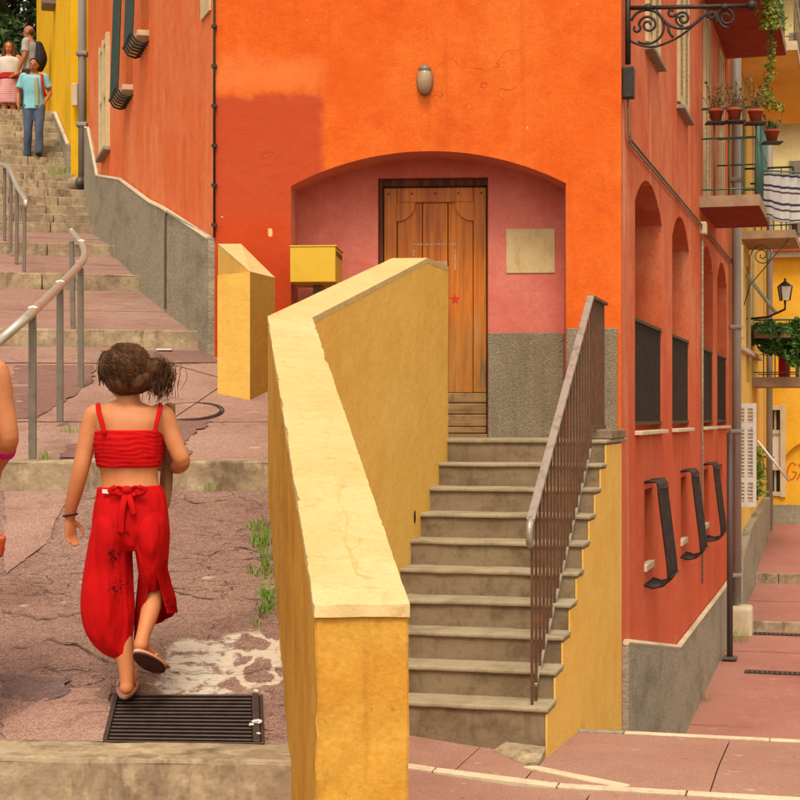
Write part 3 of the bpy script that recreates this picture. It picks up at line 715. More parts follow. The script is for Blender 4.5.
# frame for a notice that has been scraped off the planks, and a small red star
un0, zn1 = WF.hit(413, 244, -dz); un1, zn0 = WF.hit(456, 270, -dz)
m_chalk = M('old_glue', C(196, 160, 130), 0.9, [dict(scale=30, lo=0.45, hi=0.6, col=C(150, 80, 36), fac=0.8, detail=6)])
for (ua, ub, za, zb_) in ((un0, un1, zn1 - .012, zn1), (un0, un0 + .012, zn0, zn1 - .013), (un1 - .012, un1, zn0, zn1 - .013), (un0 + .04, un1 - .07, zn0 - .0, zn0 + .07)):
    mk('glue_mark', [WF.pt(ua, za, dz - .0265), WF.pt(ub, za, dz - .0265), WF.pt(ub, zb_, dz - .0265), WF.pt(ua, zb_, dz - .0265)], [(0, 1, 2, 3)], m_chalk, door)
us, zs = WF.hit(455, 299, -dz + .03); pts = []
for k in range(10):
    r = 0.042 if k % 2 == 0 else 0.018; th = math.pi / 2 + k * math.pi / 5; pts.append((us + r * math.cos(th), zs + r * math.sin(th)))
slab_on('red_star', WF, pts, dz - 0.028, dz - 0.0245, M('red_sticker', C(200, 44, 20), 0.6), door)
for k in range(5):
    wbox('nail', WF, a0 + 0.04 + (a1 - a0 - 0.08) * k / 4, t0 - 0.05, dz - 0.053, 0.006, 0.006, 0.003, m_dark, door)
wbox('keyhole', WF, *WF.hit(385, 266, -dz), dz - 0.054, 0.012, 0.02, 0.003, m_blackiron, door, 0.002)
wbox('threshold', WF, (du0 + du1) / 2, zL + 0.012, dz - 0.08, (du1 - du0) / 2 - .003, 0.016, 0.10, m_oldwood, house, 0.004)
# granite plinths either side of the door and on the outer front
zp = WF.hit(530, 333, -ND)[1]
slab_on('plinth', WF, [(du1 + 0.002, zL - .3), (u_r - 0.003, zL - .3), (u_r - 0.003, zp), (du1 + 0.002, zp)], ND - 0.035, ND + .02, m_granite, house, 0.004)
slab_on('plinth', WF, [(u_l + .003, zL - .3), (du0 - .002, zL - .3), (du0 - .002, zp), (u_l + .003, zp)], ND - 0.035, ND + .02, m_granite, house, 0.004)
slab_on('plinth', WF, [(u_r + 0.003, zL - .3), (LFu - 0.03, zL - .3), (LFu - 0.03, zp + .012), (u_r + 0.003, zp + .012)], -0.035, 0.05, m_granite, house, 0.004)
# --- left wall
wins_l = []
def lwin(px0, px1, pyb, zt, depth=0.18, **k):
    u0, zb = WL.hit(px1, pyb); u1, _ = WL.hit(px0, pyb); return dict(u0=u0, u1=u1, zb=zb, zt=zt, depth=depth, **k)
w1 = lwin(102.5, 110, 143, WL.hit(106, 45)[1], 0.05, bmat=m_glass, bname='window_pane')
g1 = dict(u0=WL.at_y(17.85), u1=WL.at_y(18.5), zb=EYE + 3.70, zt=EYE + 5.1, depth=0.2, bmat=m_dark)
g2 = dict(u0=WL.at_y(16.5), u1=WL.at_y(17.1), zb=EYE + 3.98, zt=EYE + 5.4, depth=0.2, bmat=m_dark)
wall_mesh('left_wall', WL, 0, UL, -1.6, ZT, [w1, g1, g2], m_salmon, house)
sh = empty('window', WL.pt((w1['u0'] + w1['u1']) / 2, w1['zb'], 0), house)
wm, wh = (w1['u0'] + w1['u1']) / 2, (w1['zt'] - w1['zb'])
hw = (w1['u1'] - w1['u0']) / 2
for s_ in (-1, 0, 1): wbox('frame_post', WL, wm + s_ * (hw - .035), w1['zb'] + wh / 2, -0.02, 0.04, wh / 2 + .05, 0.035, m_cream, sh, 0.004)
for zf in (0, 0.5, 1): wbox('frame_rail', WL, wm, w1['zb'] + wh * zf, -0.015, hw, 0.035, 0.025, m_cream, sh, 0.004)
wbox('sill', WL, wm, w1['zb'] - 0.07, -0.03, hw + 0.06, 0.025, 0.06, m_granite2, sh, 0.006)
def guard(wall, u0, u1, zb, zt, out_t, out_b, mat, n, r=0.011, sill=None, flat=0.0):
    g = empty('window_guard', wall.pt((u0 + u1) / 2, zb, 0), house)
    for k in range(n):
        u = u0 + (u1 - u0) * k / (n - 1)
        pts = [wall.pt(u, zt, 0.03), wall.pt(u, zt + 0.015, -out_t * .8), wall.pt(u, zt - 0.02, -out_t), wall.pt(u, zt - 0.10, -out_t - .005)]
        pts += [wall.pt(u, zb + 0.16, -out_b + .01), wall.pt(u, zb + .06, -out_b + .005), wall.pt(u, zb - .0, -out_b * .75), wall.pt(u, zb - 0.02, -out_b * .35), wall.pt(u, zb + .01, 0.03)]
        bm = bmesh.new(); add_tube(bm, pts, r, 6); mkbm('bar', bm, mat, g, True)
    for zc, o in ((zb + .07, out_b + .012), (zt - 0.05, out_t + .012)):
        tube('cross_rod', [wall.pt(u0 - .01, zc, -o), wall.pt(u1 + .01, zc, -o)], 0.009, mat, g, 6)
    return g
guard(WL, g1['u0'] - .06, g1['u1'] + .02, EYE + 3.58, EYE + 5.15, 0.12, 0.18, m_greeniron, 6, 0.013)
guard(WL, g2['u0'] - .06, g2['u1'] + .02, EYE + 3.86, EYE + 5.45, 0.12, 0.18, m_greeniron, 6, 0.013)
for g in (g1, g2): wbox('sill', WL, (g['u0'] + g['u1']) / 2, g['zb'] - .03, -0.05, (g['u1'] - g['u0']) / 2 + .04, 0.03, 0.07, m_cap, house, 0.005)
pl = [WL.hit(*p) for p in ((213.5, 239), (166, 208.5), (152.5, 202), (123, 180), (99.6, 176), (90.6, 128.6), (87.5, 128))]
slab_on('plinth', WL, [(pl[0][0], -1.6)] + [(0.0 if i == 0 else u, z) for i, (u, z) in enumerate(pl)] + [(pl[-1][0], -1.6)], -0.05, 0.04, m_granite2, house)
for (ua, za), (ub, zb_) in zip(pl, pl[1:]):
    tube('plinth_cap', [WL.pt(ua, za + .005, -0.035), WL.pt(ub, zb_ + .005, -0.035)], 0.022, m_cap, house, 6, False)
# slim pipe along the plinth edge and a grey repair smear
pa_, pb_ = WL.hit(172, 212), WL.hit(212.5, 239.5)
tube('cable_pipe', [WL.pt(pa_[0], pa_[1] - .9, -0.065), WL.pt(pa_[0], pa_[1] - .05, -0.065), WL.pt(pa_[0] - .06, pa_[1] - .005, -0.06), WL.pt(pb_[0], pb_[1] + .03, -0.03)], 0.011, m_pipe, house)
cu = 0.02
tube('corner_cable', [WF.pt(0.0, ZT - 3, -0.02), WF.pt(0.0, EYE + 1.40, -0.02)], 0.009, m_blackiron, house, 6)
for k in range(7): wbox('cable_clip', WF, 0.0, EYE + 1.5 + k * 0.31, -0.022, 0.02, 0.012, 0.016, m_blackiron, house)
up, zp2 = WL.hit(209, 14); slab_on('street_plate', WL, [(up - .12, zp2 - .0), (up + .32, zp2 + .02), (up + .32, zp2 + .5), (up - .12, zp2 + .5)], -0.02, -0.002, m_cream, house)
for (px, py, s_) in ((160, 190, .05), (164, 186, .07)):
    pass
# --- right wall with the arcade
ops = []; arches = []
zs_a, zc_a, zb_a = EYE + 1.77, EYE + 2.04, EYE - 0.12
for Y0, Y1 in ((13.05, 14.80), (15.60, 17.12), (18.42, 19.85), (20.45, 21.85)):
    a = dict(u0=WR.at_y(Y0), u1=WR.at_y(Y1), zb=zb_a, zt=zc_a, rise=zc_a - zs_a, n=14, depth=0.55, bmat=m_dark, bname='arch_back'); arches.append(a); ops.append(a)  # arch backs coloured dark to deepen the shade in the recesses
slots = []
for Y0, Y1 in ((13.62, 14.12), (16.34, 16.82), (18.72, 19.2), (20.75, 21.2)):
    a = dict(u0=WR.at_y(Y0), u1=WR.at_y(Y1), zb=EYE - 1.27, zt=EYE - 0.62, depth=0.16, bmat=m_dark, bname='window_pane'); slots.append(a); ops.append(a)
uppers = []
for Y0, Y1, zb_, zt_ in ((13.66, 14.5, 3.2, 5.0), (16.0, 16.9, 3.15, 5.0), (18.62, 19.3, 2.52, 4.75), (20.5, 21.2, 2.52, 4.75)):
    a = dict(u0=WR.at_y(Y0), u1=WR.at_y(Y1), zb=EYE + zb_, zt=EYE + zt_, depth=0.12, bmat=m_glass, bname='window_pane'); uppers.append(a); ops.append(a)
wall_mesh('right_wall', WR, 0, UR, -2.2, ZT, ops, m_redwall, house)
for i, a in enumerate(arches):
    um = (a['u0'] + a['u1']) / 2; hw = (a['u1'] - a['u0']) / 2
    wbox('sill', WR, um, zb_a - .012, 0.01, hw + .01, 0.018, 0.07, m_cap, house, 0.005)
    if i == 0: wbox('inner_post', WR, a['u0'] + .50, (zb_a + zs_a) / 2 + .1, .16, .05, (zs_a - zb_a) / 2 + .05, .05, m_cream, house)
    r = empty('arch_railing', WR.pt(um, zb_a, 0), house)
    zr = EYE + 0.80
    for z in (zr, zb_a + 0.07): wbox('rail', WR, um, z, 0.02, hw - .003, 0.014, 0.02, m_blackiron, r)
    nb = int(2 * hw / 0.085)
    for k in range(nb):
        u = a['u0'] + 2 * hw * (k + .5) / nb
        wbox('baluster', WR, u, (zr + zb_a + .07) / 2, 0.02, 0.010, (zr - zb_a - .10) / 2, 0.010, m_blackiron, r)
for i, s_ in enumerate(slots):
    wbox('sill', WR, (s_['u0'] + s_['u1']) / 2, s_['zb'] - .02, 0.01, (s_['u1'] - s_['u0']) / 2 + .02, 0.03, 0.03, m_cap, house, 0.005)
    wbox('casement', WR, (s_['u0'] + s_['u1']) / 2, (s_['zb'] + s_['zt']) / 2, 0.13, 0.02, (s_['zt'] - s_['zb']) / 2 - .002, 0.02, m_darkwood, house)
    if i < 3: guard(WR, s_['u0'] - .02, s_['u1'] + .06, EYE - 1.43, EYE - 0.56, 0.12, 0.21, m_blackiron, 8, 0.013)
def shutters(wall, u0, u1, zb, zt, mat, parent, open_=0.0):
    s_ = empty('shutter', wall.pt((u0 + u1) / 2, zb, 0), parent); um = (u0 + u1) / 2
    bm = bmesh.new()
    for a, b in ((u0, um - .004), (um + .004, u1)):
        for c in (a + .035, b - .035): add_hexa(bm, box8(wall.pt(c, (zb + zt) / 2, -0.01), wall.ax, wall.an, Z_, 0.035, 0.02, (zt - zb) / 2))
        for z in (zb + .04, (zb + zt) / 2, zt - .04): add_hexa(bm, box8(wall.pt((a + b) / 2, z, -0.01), wall.ax, wall.an, Z_, (b - a) / 2 - .071, 0.019, 0.04))
    mkbm('frame', bm, mat, s_)
    bm = bmesh.new(); n = int((zt - zb) / 0.055)
    tl = Vector((0, 0, 1)) * 0.8 - wall.an * 0.6; tn = wall.ax.cross(tl).normalized()
    for a, b in ((u0 + .071, um - .075), (um + .075, u1 - .071)):
        for k in range(n):
            z = zb + (k + .5) * (zt - zb) / n
            add_hexa(bm, box8(wall.pt((a + b) / 2, z, -0.005), wall.ax, tl.normalized(), tn, (b - a) / 2, 0.026, 0.004))
    mkbm('slats', bm, mat, s_)['kind'] = 'stuff'
    return s_
for i, a in enumerate(uppers):
    shutters(WR, a['u0'] + .005, a['u1'] - .005, a['zb'] + .01, a['zt'] - .01, m_cream, house)
    if i < 2: wbox('sill', WR, (a['u0'] + a['u1']) / 2, a['zb'] - .05, -0.03, (a['u1'] - a['u0']) / 2 + .03, 0.02, 0.05, m_granite2, house, 0.005)
pr = [WR.hit(*p) for p in ((622.3, 643), (675, 648), (719.5, 591), (731, 575))]
slab_on('plinth', WR, [(0.02, -2.4)] + [(max(0.02, u), z) for u, z in pr] + [(UR, pr[-1][1]), (UR, -2.4)], -0.05, 0.04, m_granite2, house)
for (ua, za), (ub, zb_) in zip(pr, pr[1:]): tube('plinth_cap', [WR.pt(max(ua, .02), za + .008, -0.03), WR.pt(ub, zb_ + .008, -0.03)], 0.028, m_cap, house, 6, False)
# pipes on the right wall
zc = EYE + 2.15
for dz_, m_ in ((0, m_granite2), (0.032, m_darkpipe)):
    tube('wall_pipe', [WR.pt(.16, EYE + 2.55, -0.03), WR.pt(.20, zc + .06 + dz_, -0.03), WR.pt(.30, zc + dz_, -0.03), WR.pt(WR.at_y(22.4), zc + dz_, -0.03)], 0.010, m_, house, 6)
wbox('junction_box', WR, WR.at_y(18.25), zc, -0.04, 0.07, 0.07, 0.04, m_cap, house, 0.01)
tube('wall_pipe', [WR.pt(WR.at_y(18.25), zc - .1, -0.03), WR.pt(WR.at_y(18.25), EYE - 1.9, -0.03)], 0.012, m_granite2, house, 6)
dp = empty('downpipe', WR.pt(WR.at_y(22.3), -1, -0.1), house)
tube('pipe', [WR.pt(WR.at_y(22.3), EYE - 2.6, -0.10), WR.pt(WR.at_y(22.3), ZT - .5, -0.10)], 0.065, m_pipe, dp, 10)
for z in (-2.2, -.2, 1.25, 3.3): wbox('collar', WR, WR.at_y(22.3), EYE + z, -0.09, 0.085, 0.03, 0.085, m_pipe, dp, 0.02, 2)
box('pipe_foot', WR.pt(WR.at_y(22.3), EYE - 2.88, -0.16), (0.2, 0.16, 0.26), m_cap, dp, WR.ax, WR.an, Z_, 0.06, 3)
tube('pipe_riser', [WR.pt(WR.at_y(20.3), EYE - 3.06, -0.17), WR.pt(WR.at_y(20.3), EYE - .2, -0.17)], 0.038, m_darkpipe, house, 8)
wbox('pipe_foot', WR, WR.at_y(20.3), EYE - 3.05, -0.17, .09, .02, .09, m_darkpipe, house, .008)
# roof, back
bl, br = WL.pt(UL, 0), WR.pt(UR, 0)
mk('back_wall', [(bl.x, bl.y, -2), (br.x, br.y, -2), (br.x, br.y, ZT), (bl.x, bl.y, ZT)], [(0, 1, 2, 3)], m_redwall, house)
prism('roof', [(FL[0] - .3, FL[1] - .3), (FR[0] + .3, FR[1] - .3), (br.x + .4, br.y), (bl.x - .4, bl.y)], ZT + .002, ZT + .2, m_terracotta, house)
# balconies of the red house
def balcony(wall, owner, Y0, Y1, w, zb, th, slab_mat, rail_mat, rail_h=1.0, nb=8, top=True, u_mode=True, edge=None):
    u0, u1 = wall.at_y(Y0), wall.at_y(Y1)
    b = wbox('balcony', wall, (u0 + u1) / 2, zb + th / 2, -w / 2, (u1 - u0) / 2, th / 2, w / 2 - .002, slab_mat, owner, 0.008)
    if edge:
        wbox('slab_edge', wall, u0 - .006, zb + th / 2 + .002, -w / 2, .006, th / 2, w / 2, edge, b)
        wbox('slab_edge', wall, (u0 + u1) / 2, zb + th / 2 + .002, -w - .006, (u1 - u0) / 2, th / 2, .006, edge, b)
    if not rail_h: return b
    z0, z1 = zb + th, zb + th + rail_h
    for z in (z1, z0 + .08, z0 + rail_h * .66):
        tube('rail', [wall.pt(u0 + .03, z, -.02), wall.pt(u0 + .03, z, -w + .03), wall.pt(u1 - .03, z, -w + .03), wall.pt(u1 - .03, z, -.02)], 0.017 if z == z1 else 0.011, rail_mat, b, 6)
    for k in range(nb):
        u = u0 + .03 + (u1 - u0 - .06) * k / (nb - 1); tube('baluster', [wall.pt(u, z0, -w + .03), wall.pt(u, z1, -w + .03)], 0.010, rail_mat, b, 5)
    m_ = max(2, int(w / .16))
    for k in range(1, m_):
        d = w * k / m_
        for u in (u0 + .03, u1 - .03): tube('baluster', [wall.pt(u, z0, -d), wall.pt(u, z1, -d)], 0.009, rail_mat, b, 5)
    return b
m_slabedge = M('balcony_cement', C(168, 140, 112), 0.9, [dict(scale=4, col=C(140, 110, 84), fac=0.7, detail=8)], [dict(scale=50, str=.3, dist_m=.004)])
B1 = balcony(WR, house, 18.2, 20.2, 0.66, EYE + 2.38, 0.125, m_darkred, m_greenrail, 1.0, 12, edge=m_slabedge)
B2 = balcony(WR, house, 18.0, 21.9, 0.78, EYE + 4.90, 0.13, m_darkred, m_greenrail, 1.0, 12, edge=m_slabedge)

# ------------------------------------------------------------------ yellow parapets
R_ = lambda v: (v.x, v.y)
def plane_x(Y, off=0.0): return 0.2548 * (Y - 10.37) + off
def near(P): return P
par = thing('yellow_parapet', 'big yellow sloping parapet wall in the foreground with pale chipped coping', 'wall', (-0.1, 4.2, -1))
TW = 0.235
ZF = EYE - 187 / F * 4.0
FRp, FLp = (0.022, 4.0), (-0.2125, 4.0)
BR, BL = (plane_x(8.53), 8.53), ((268 - HX) / F * 8.42, 8.42)
ZB = EYE + 100 / F * 8.48
E1r, E1l = (plane_x(11.12), 11.12), (plane_x(11.12) - TW * 1.03, 11.12)
E2r, E2l = (plane_x(11.76), 11.76), (plane_x(11.76) - TW * 1.03, 11.76)
ZE = EYE + 1.105
def wall_seg(bm, q, zt, zb, sub):
    """q: near-left, near-right, far-right, far-left (x,y); zt heights near/far"""
    vs_ = {}
    nx, ny, nz = sub
    for k in range(nz + 1):
        for j in range(ny + 1):
            for i in range(nx + 1):
                if 0 < i < nx and 0 < j < ny and 0 < k < nz: continue
                u, v, w = i / nx, j / ny, k / nz
                a = Vector(q[0]).lerp(Vector(q[1]), u); b = Vector(q[3]).lerp(Vector(q[2]), u); p = a.lerp(b, v)
                z1 = zt(v) if callable(zt) else zt[0] + (zt[1] - zt[0]) * v; vs_[i, j, k] = bm.verts.new((p.x, p.y, zb + (z1 - zb) * w))
    def f(*ks): bm.faces.new([vs_[k] for k in ks])
    for i in range(nx):
        for j in range(ny): f((i, j, nz), (i + 1, j, nz), (i + 1, j + 1, nz), (i, j + 1, nz)); f((i, j, 0), (i, j + 1, 0), (i + 1, j + 1, 0), (i + 1, j, 0))
        for k in range(nz): f((i, 0, k), (i + 1, 0, k), (i + 1, 0, k + 1), (i, 0, k + 1)); f((i, ny, k), (i, ny, k + 1), (i + 1, ny, k + 1), (i + 1, ny, k))
    for j in range(ny):
        for k in range(nz): f((0, j, k), (0, j, k + 1), (0, j + 1, k + 1), (0, j + 1, k)); f((nx, j, k), (nx, j + 1, k), (nx, j + 1, k + 1), (nx, j, k + 1))
from mathutils import noise as mnoise
def rough_obj(o, amp, scale, edge=0.0, seed=0):
    for v in o.data.vertices:
        n = mnoise.noise_vector(Vector(v.co) * scale + Vector((seed, 0, 0))); n2 = mnoise.noise_vector(Vector(v.co) * scale * 3.1)
        v.co += (n * amp + n2 * amp * .5)
    o.data.polygons.foreach_set('use_smooth', [True] * len(o.data.polygons))
    o.data.update(); o.data.set_sharp_from_angle(angle=math.radians(32))
CT = 0.012
bm = bmesh.new(); wall_seg(bm, (FLp, FRp, BR, BL), (ZF - CT, ZB - CT), -1.2, (22, 60, 70)); wb = mkbm('near_wall', bm, m_pier, par); 
bmw = bmesh.new(); bmw.from_mesh(wb.data)
es = [e for e in bmw.edges if e.calc_face_angle(0) > 0.6]
bmesh.ops.bevel(bmw, geom=es, offset=0.0045, segments=2, affect='EDGES'); bmw.to_mesh(wb.data); bmw.free()
rough_obj(wb, 0.0035, 9)
for v in wb.data.vertices:                           # broken plaster along the near left edge, hand-trowelled front
    fw_ = max(0, 1 - (v.co.y - 3.99) / .20)
    if fw_ > 0 and v.co.z < ZF - .02:
        e = max(0, 1 - (v.co.x + .2125) / .08) * max(0, min(1, (EYE - .60 - v.co.z) / .15)) * fw_
        v.co.y += e * .038 * max(0, .35 + mnoise.noise(Vector((v.co.x, 4, v.co.z)) * 24)) + fw_ * .007 * max(0, .3 + mnoise.noise(Vector((v.co.x, 4, v.co.z)) * 10))
        v.co.x += e * .012 * max(0, .3 + mnoise.noise(Vector((v.co.x, 4, v.co.z)) * 22))
wb.data.update()
fE = (E1r[1] - BR[1]) / (E2r[1] - BR[1])
bm = bmesh.new(); wall_seg(bm, (BL, BR, E2r, E2l), lambda v: (ZB + (ZE - ZB) * min(1, v / fE)) - CT, -0.9, (3, 30, 12)); wb = mkbm('far_wall', bm, m_yellow, par); rough_obj(wb, 0.002, 7)
def cop_seg(name, q, zt, sub):
    bm = bmesh.new(); o = 0.0
    def zf(v): return zt[0] + (zt[1] - zt[0]) * v
    vs_ = {}
    nx, ny = sub
    for k in (0, 1):
        for j in range(ny + 1):
            for i in range(nx + 1):
                u, v = i / nx, j / ny
                a = Vector(q[0]).lerp(Vector(q[1]), u); b = Vector(q[3]).lerp(Vector(q[2]), u); p = a.lerp(b, v)
                vs_[i, j, k] = bm.verts.new((p.x, p.y, zf(v) - (1 - k) * (CT + 0.02)))
    for i in range(nx):
        for j in range(ny): bm.faces.new([vs_[x] for x in ((i, j, 1), (i + 1, j, 1), (i + 1, j + 1, 1), (i, j + 1, 1))])
        for j, fl in ((0, 0), (ny, 1)):
            x = [vs_[i, j, 0], vs_[i + 1, j, 0], vs_[i + 1, j, 1], vs_[i, j, 1]]; bm.faces.new(x[::-1] if fl else x)
    for j in range(ny):
        for i, fl in ((0, 1), (nx, 0)):
            x = [vs_[i, j, 0], vs_[i, j + 1, 0], vs_[i, j + 1, 1], vs_[i, j, 1]]; bm.faces.new(x[::-1] if fl else x)
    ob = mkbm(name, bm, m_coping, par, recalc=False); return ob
def chip(o, nx, ny):
    # knock small bites out of the long edges
    for k in (0, 1):
        for j in range(ny + 1):
            for i, sg in ((0, 1), (nx, -1)):
                v = o.data.vertices[k * (nx + 1) * (ny + 1) + j * (nx + 1) + i]
                n = mnoise.noise(Vector((j * .09, sg * 4.0, 1.7))) + .35 * mnoise.noise(Vector((j * .43, sg * 9.0, 3.1)))
                b = max(0, n - .30)
                if k: v.co.x += sg * b * .026; v.co.z -= b * .012
    for i in range(nx + 1):
        v = o.data.vertices[(nx + 1) * (ny + 1) + i]; n = max(0, mnoise.noise(Vector((i * .8, 7.7, 0))) - .05); v.co.y += n * .03; v.co.z -= n * .012
    o.data.update()
def grow(q, e):
    c = sum((Vector(p) for p in q), Vector((0, 0))) / 4
    nl = (Vector(q[1]) - Vector(q[0])).normalized() * e
    return (Vector(q[0]) - nl, Vector(q[1]) + nl, Vector(q[2]) + nl, Vector(q[3]) - nl)
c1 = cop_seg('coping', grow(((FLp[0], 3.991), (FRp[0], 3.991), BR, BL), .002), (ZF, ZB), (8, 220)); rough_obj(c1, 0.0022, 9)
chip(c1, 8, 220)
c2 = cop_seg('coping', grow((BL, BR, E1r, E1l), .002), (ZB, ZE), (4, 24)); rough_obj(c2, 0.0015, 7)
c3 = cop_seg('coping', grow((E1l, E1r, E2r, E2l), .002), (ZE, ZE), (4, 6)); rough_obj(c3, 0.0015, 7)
# drip of darker paint down the coping and a hole in the far wall
pn = (Vector((*FRp, ZF)) - Vector((*FLp, ZF))).cross(Vector((*BR, ZB)) - Vector((*FLp, ZF))).normalized(); p0_ = Vector((*FLp, ZF))
def on_coping(px, py):
    d = Vector(((px - HX) / F, 1, (HY - py) / F)); e = Vector((0, 0, EYE)); return e + d * ((p0_ - e).dot(pn) / d.dot(pn))
m_drip = M('paint_drip', C(200, 168, 108), .9, [dict(scale=40, col=C(190, 150, 84), fac=.7)])
for pts, w in (([(336, 462), (342, 480), (338, 500), (347, 518), (345, 540), (353, 560), (357, 576)], .006), ([(330, 448), (336, 462)], .004), ([(357, 576), (366, 578)], .003), ([(300, 366), (304, 372)], .004)):
    q = catmull([on_coping(*p) for p in pts], 6); bm = bmesh.new(); vv = []
    for k, p in enumerate(q):
        ww = w * (.45 + .7 * abs(mnoise.noise(Vector((k * .5, w * 90, 0))))); vv.append((bm.verts.new(p + Vector((-ww, 0, .0045))), bm.verts.new(p + Vector((ww, 0, .0045)))))
    for a, b in zip(vv, vv[1:]): bm.faces.new((a[0], a[1], b[1], b[0]))
    mkbm('paint_drip', bm, m_drip, par)
hp = Vector((plane_x(10.75) + .004, 10.75, EYE - 100 / F * 10.75)); bm = bmesh.new(); add_ball(bm, hp, (.006, .03, .045), 10, 8); mkbm('hole', bm, m_dark, par, True)
# small stub by the house corner
stub = thing('yellow_stub_wall', 'short yellow end wall with sloping top against the house corner', 'wall', (-1.1, 11, 2))
A2, B2_, C2 = W(217.5, 300, 10.85), W(250, 300, 10.62), W(275, 300, 11.1)
zst = EYE + 145 / F * 10.62
D2 = A2 + (C2 - B2_)
bm = bmesh.new(); add_prism(bm, [R_(A2), R_(B2_), R_(C2), R_(D2)], 1.4, zst); mkbm('pier', bm, m_yellow, stub)
q0, q1 = W(218, 300, 12.47), W(241, 300, 12.47); zh = EYE + 173 / F * 12.45
bm = bmesh.new()
a_ = [B2_, C2, q1, q0]; zt_ = [zst + .001, zst + .001, zh, zh]
add_prism(bm, [R_(p) for p in a_], 1.4, [z - 0.015 for z in zt_]); mkbm('sloping_wall', bm, m_yellow, stub)
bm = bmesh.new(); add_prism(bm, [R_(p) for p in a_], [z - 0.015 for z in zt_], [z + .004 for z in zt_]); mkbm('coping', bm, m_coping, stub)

# ------------------------------------------------------------------ door staircase
stair = thing('door_staircase', 'worn concrete staircase with yellow side wall leading up to the door', 'staircase', (0.4, 9.2, 0))
RR, TT = 0.1637, 0.27 / math.cos(TH)
for i in range(1, 11):
    b0 = (i - 1) * TT; zt = RR * i; b1 = b0 + TT + 0.03 if i < 10 else b0 + 1.35
    lw = -1.45
    bm = bmesh.new()
    add_hexa(bm, [AB(lw, b0 + .02, zt - RR - .1), AB(.023, b0 + .02, zt - RR - .1), AB(.023, b1, zt - RR - .1), AB(lw, b1, zt - RR - .1), AB(lw, b0 + .02, zt - .025), AB(.023, b0 + .02, zt - .025), AB(.023, b1, zt - .025), AB(lw, b1, zt - .025)])
    s_ = mkbm('step', bm, m_concrete, stair)
    bm = bmesh.new(); nseg = 26
    rnd = random.Random(i)
    top_, bot = [], []
    add_hexa(bm, [AB(lw, b0, zt - .027), AB(.040, b0, zt - .027), AB(.040, b1, zt - .027), AB(lw, b1, zt - .027), AB(lw, b0, zt), AB(.040, b0, zt), AB(.040, b1, zt), AB(lw, b1, zt)], 0.009, 2)
    bmesh.ops.subdivide_edges(bm, edges=[e for e in bm.edges if e.calc_length() > 1.0], cuts=24)
    for v in bm.verts:
        n_ = mnoise.noise(Vector(v.co) * 6 + Vector((i * 3.3, 0, 0))); v.co += SD * (n_ * 0.006) + Vector((0, 0, n_ * .003))
    mkbm('tread', bm, m_tread, stair if False else s_)
# yellow side wall below the step ends
poly = [(0.0, -0.35)]
prof = [(0.0, -0.4)]
for i in range(1, 11): prof += [((i - 1) * TT + .012, RR * (i - 1) - (.04 if i > 1 else .9)), ((i - 1) * TT + .012, RR * i - .04)]
bend = (AB(0, 0) - AB(0, 0)).length; b_end = 3.43
prof += [(b_end, RR * 10 - .04), (b_end, -0.9)]
prof = prof[1:]
bm = bmesh.new()
a_ = [bm.verts.new(AB(.024, b, z)) for b, z in prof]; c_ = [bm.verts.new(AB(.034, b, z)) for b, z in prof]
bm.faces.new(a_); bm.faces.new(c_[::-1])
for i in range(len(prof)):
    j = (i + 1) % len(prof); bm.faces.new((a_[i], c_[i], c_[j], a_[j]))
mkbm('side_wall', bm, m_yellow, stair)
# landing back to the door
prism('landing', [(-0.75, 11.55), R_(AB(-1.2, 9 * TT + .9)), R_(AB(-.03, 9 * TT + .9)), (1.66, 12.28), (1.3, 12.75), (-0.9, 12.9)], zL - .4, zL - .003, m_tread, stair)
box('end_block', AB(-.05, 9 * TT + .62, zL + .035), (0.10, 0.42, 0.036), m_concrete, stair, SE, SD, Z_, 0.01)
# iron railing on the stairs
rl = thing('stair_railing', 'rusty brown iron railing with worn grey handrail on the door stairs', 'railing', AB(-.06, 0, RR))
ao = -0.065
def rz(b): return RR + (RR / TT) * b
b_top = 2.36 / math.cos(TH)
zr0 = EYE - 0.585; b0_ = 0.03
zr1 = EYE + 0.855
def top_z(b): return zr0 + (zr1 - zr0) * (b - b0_) / (b_top - b0_)
nB = 19
for k in range(nB):
    b = b0_ + 0.05 + (b_top - b0_ - .05) * k / (nB - 1); zlo = rz(b) - .04 if k > 1 else RR
    box('baluster', AB(ao, b, (zlo + top_z(b)) / 2), (0.007, 0.010, (top_z(b) - zlo) / 2), m_iron, rl, SE, SD, Z_)
for k in range(1, 8):
    b = b_top + (3.22 - b_top) * k / 8
    box('baluster', AB(ao, b, (zL + .08 + zr1) / 2), (0.007, 0.010, (zr1 - zL - .08) / 2), m_iron, rl, SE, SD, Z_)
def bar(name, p, q, w, h, mat, parent):
    d = (q - p); L = d.length; d.normalize(); s_ = d.cross(Z_ if abs(d.z) < .95 else Y_).normalized(); u = s_.cross(d)
    return box(name, (p + q) / 2, (w, L / 2, h), mat, parent, s_, d, u, 0.004, 2)
bar('handrail', AB(ao, b0_, zr0), AB(ao, b_top, zr1), 0.024, 0.012, m_rail, rl)
bar('handrail', AB(ao, b_top - .005, zr1), AB(ao, 3.22, zr1), 0.024, 0.012, m_iron, rl)
tube('handrail_curl', [AB(ao, b0_ + .02, zr0 + .012), AB(ao, b0_ - .03, zr0 - .03), AB(ao, b0_ - .04, zr0 - .08), AB(ao, b0_ - .03, zr0 - .13), AB(ao, b0_ + .0, zr0 - .14)], 0.02, m_rail, rl, 8)
bar('lower_stringer', AB(ao, .20, rz(.2) - .03), AB(ao, b_top, rz(b_top) - .03), 0.008, 0.016, m_rail, rl)
bar('lower_stringer', AB(ao, b_top, zL + .09), AB(ao, 3.22, zL + .09), 0.008, 0.014, m_iron, rl)
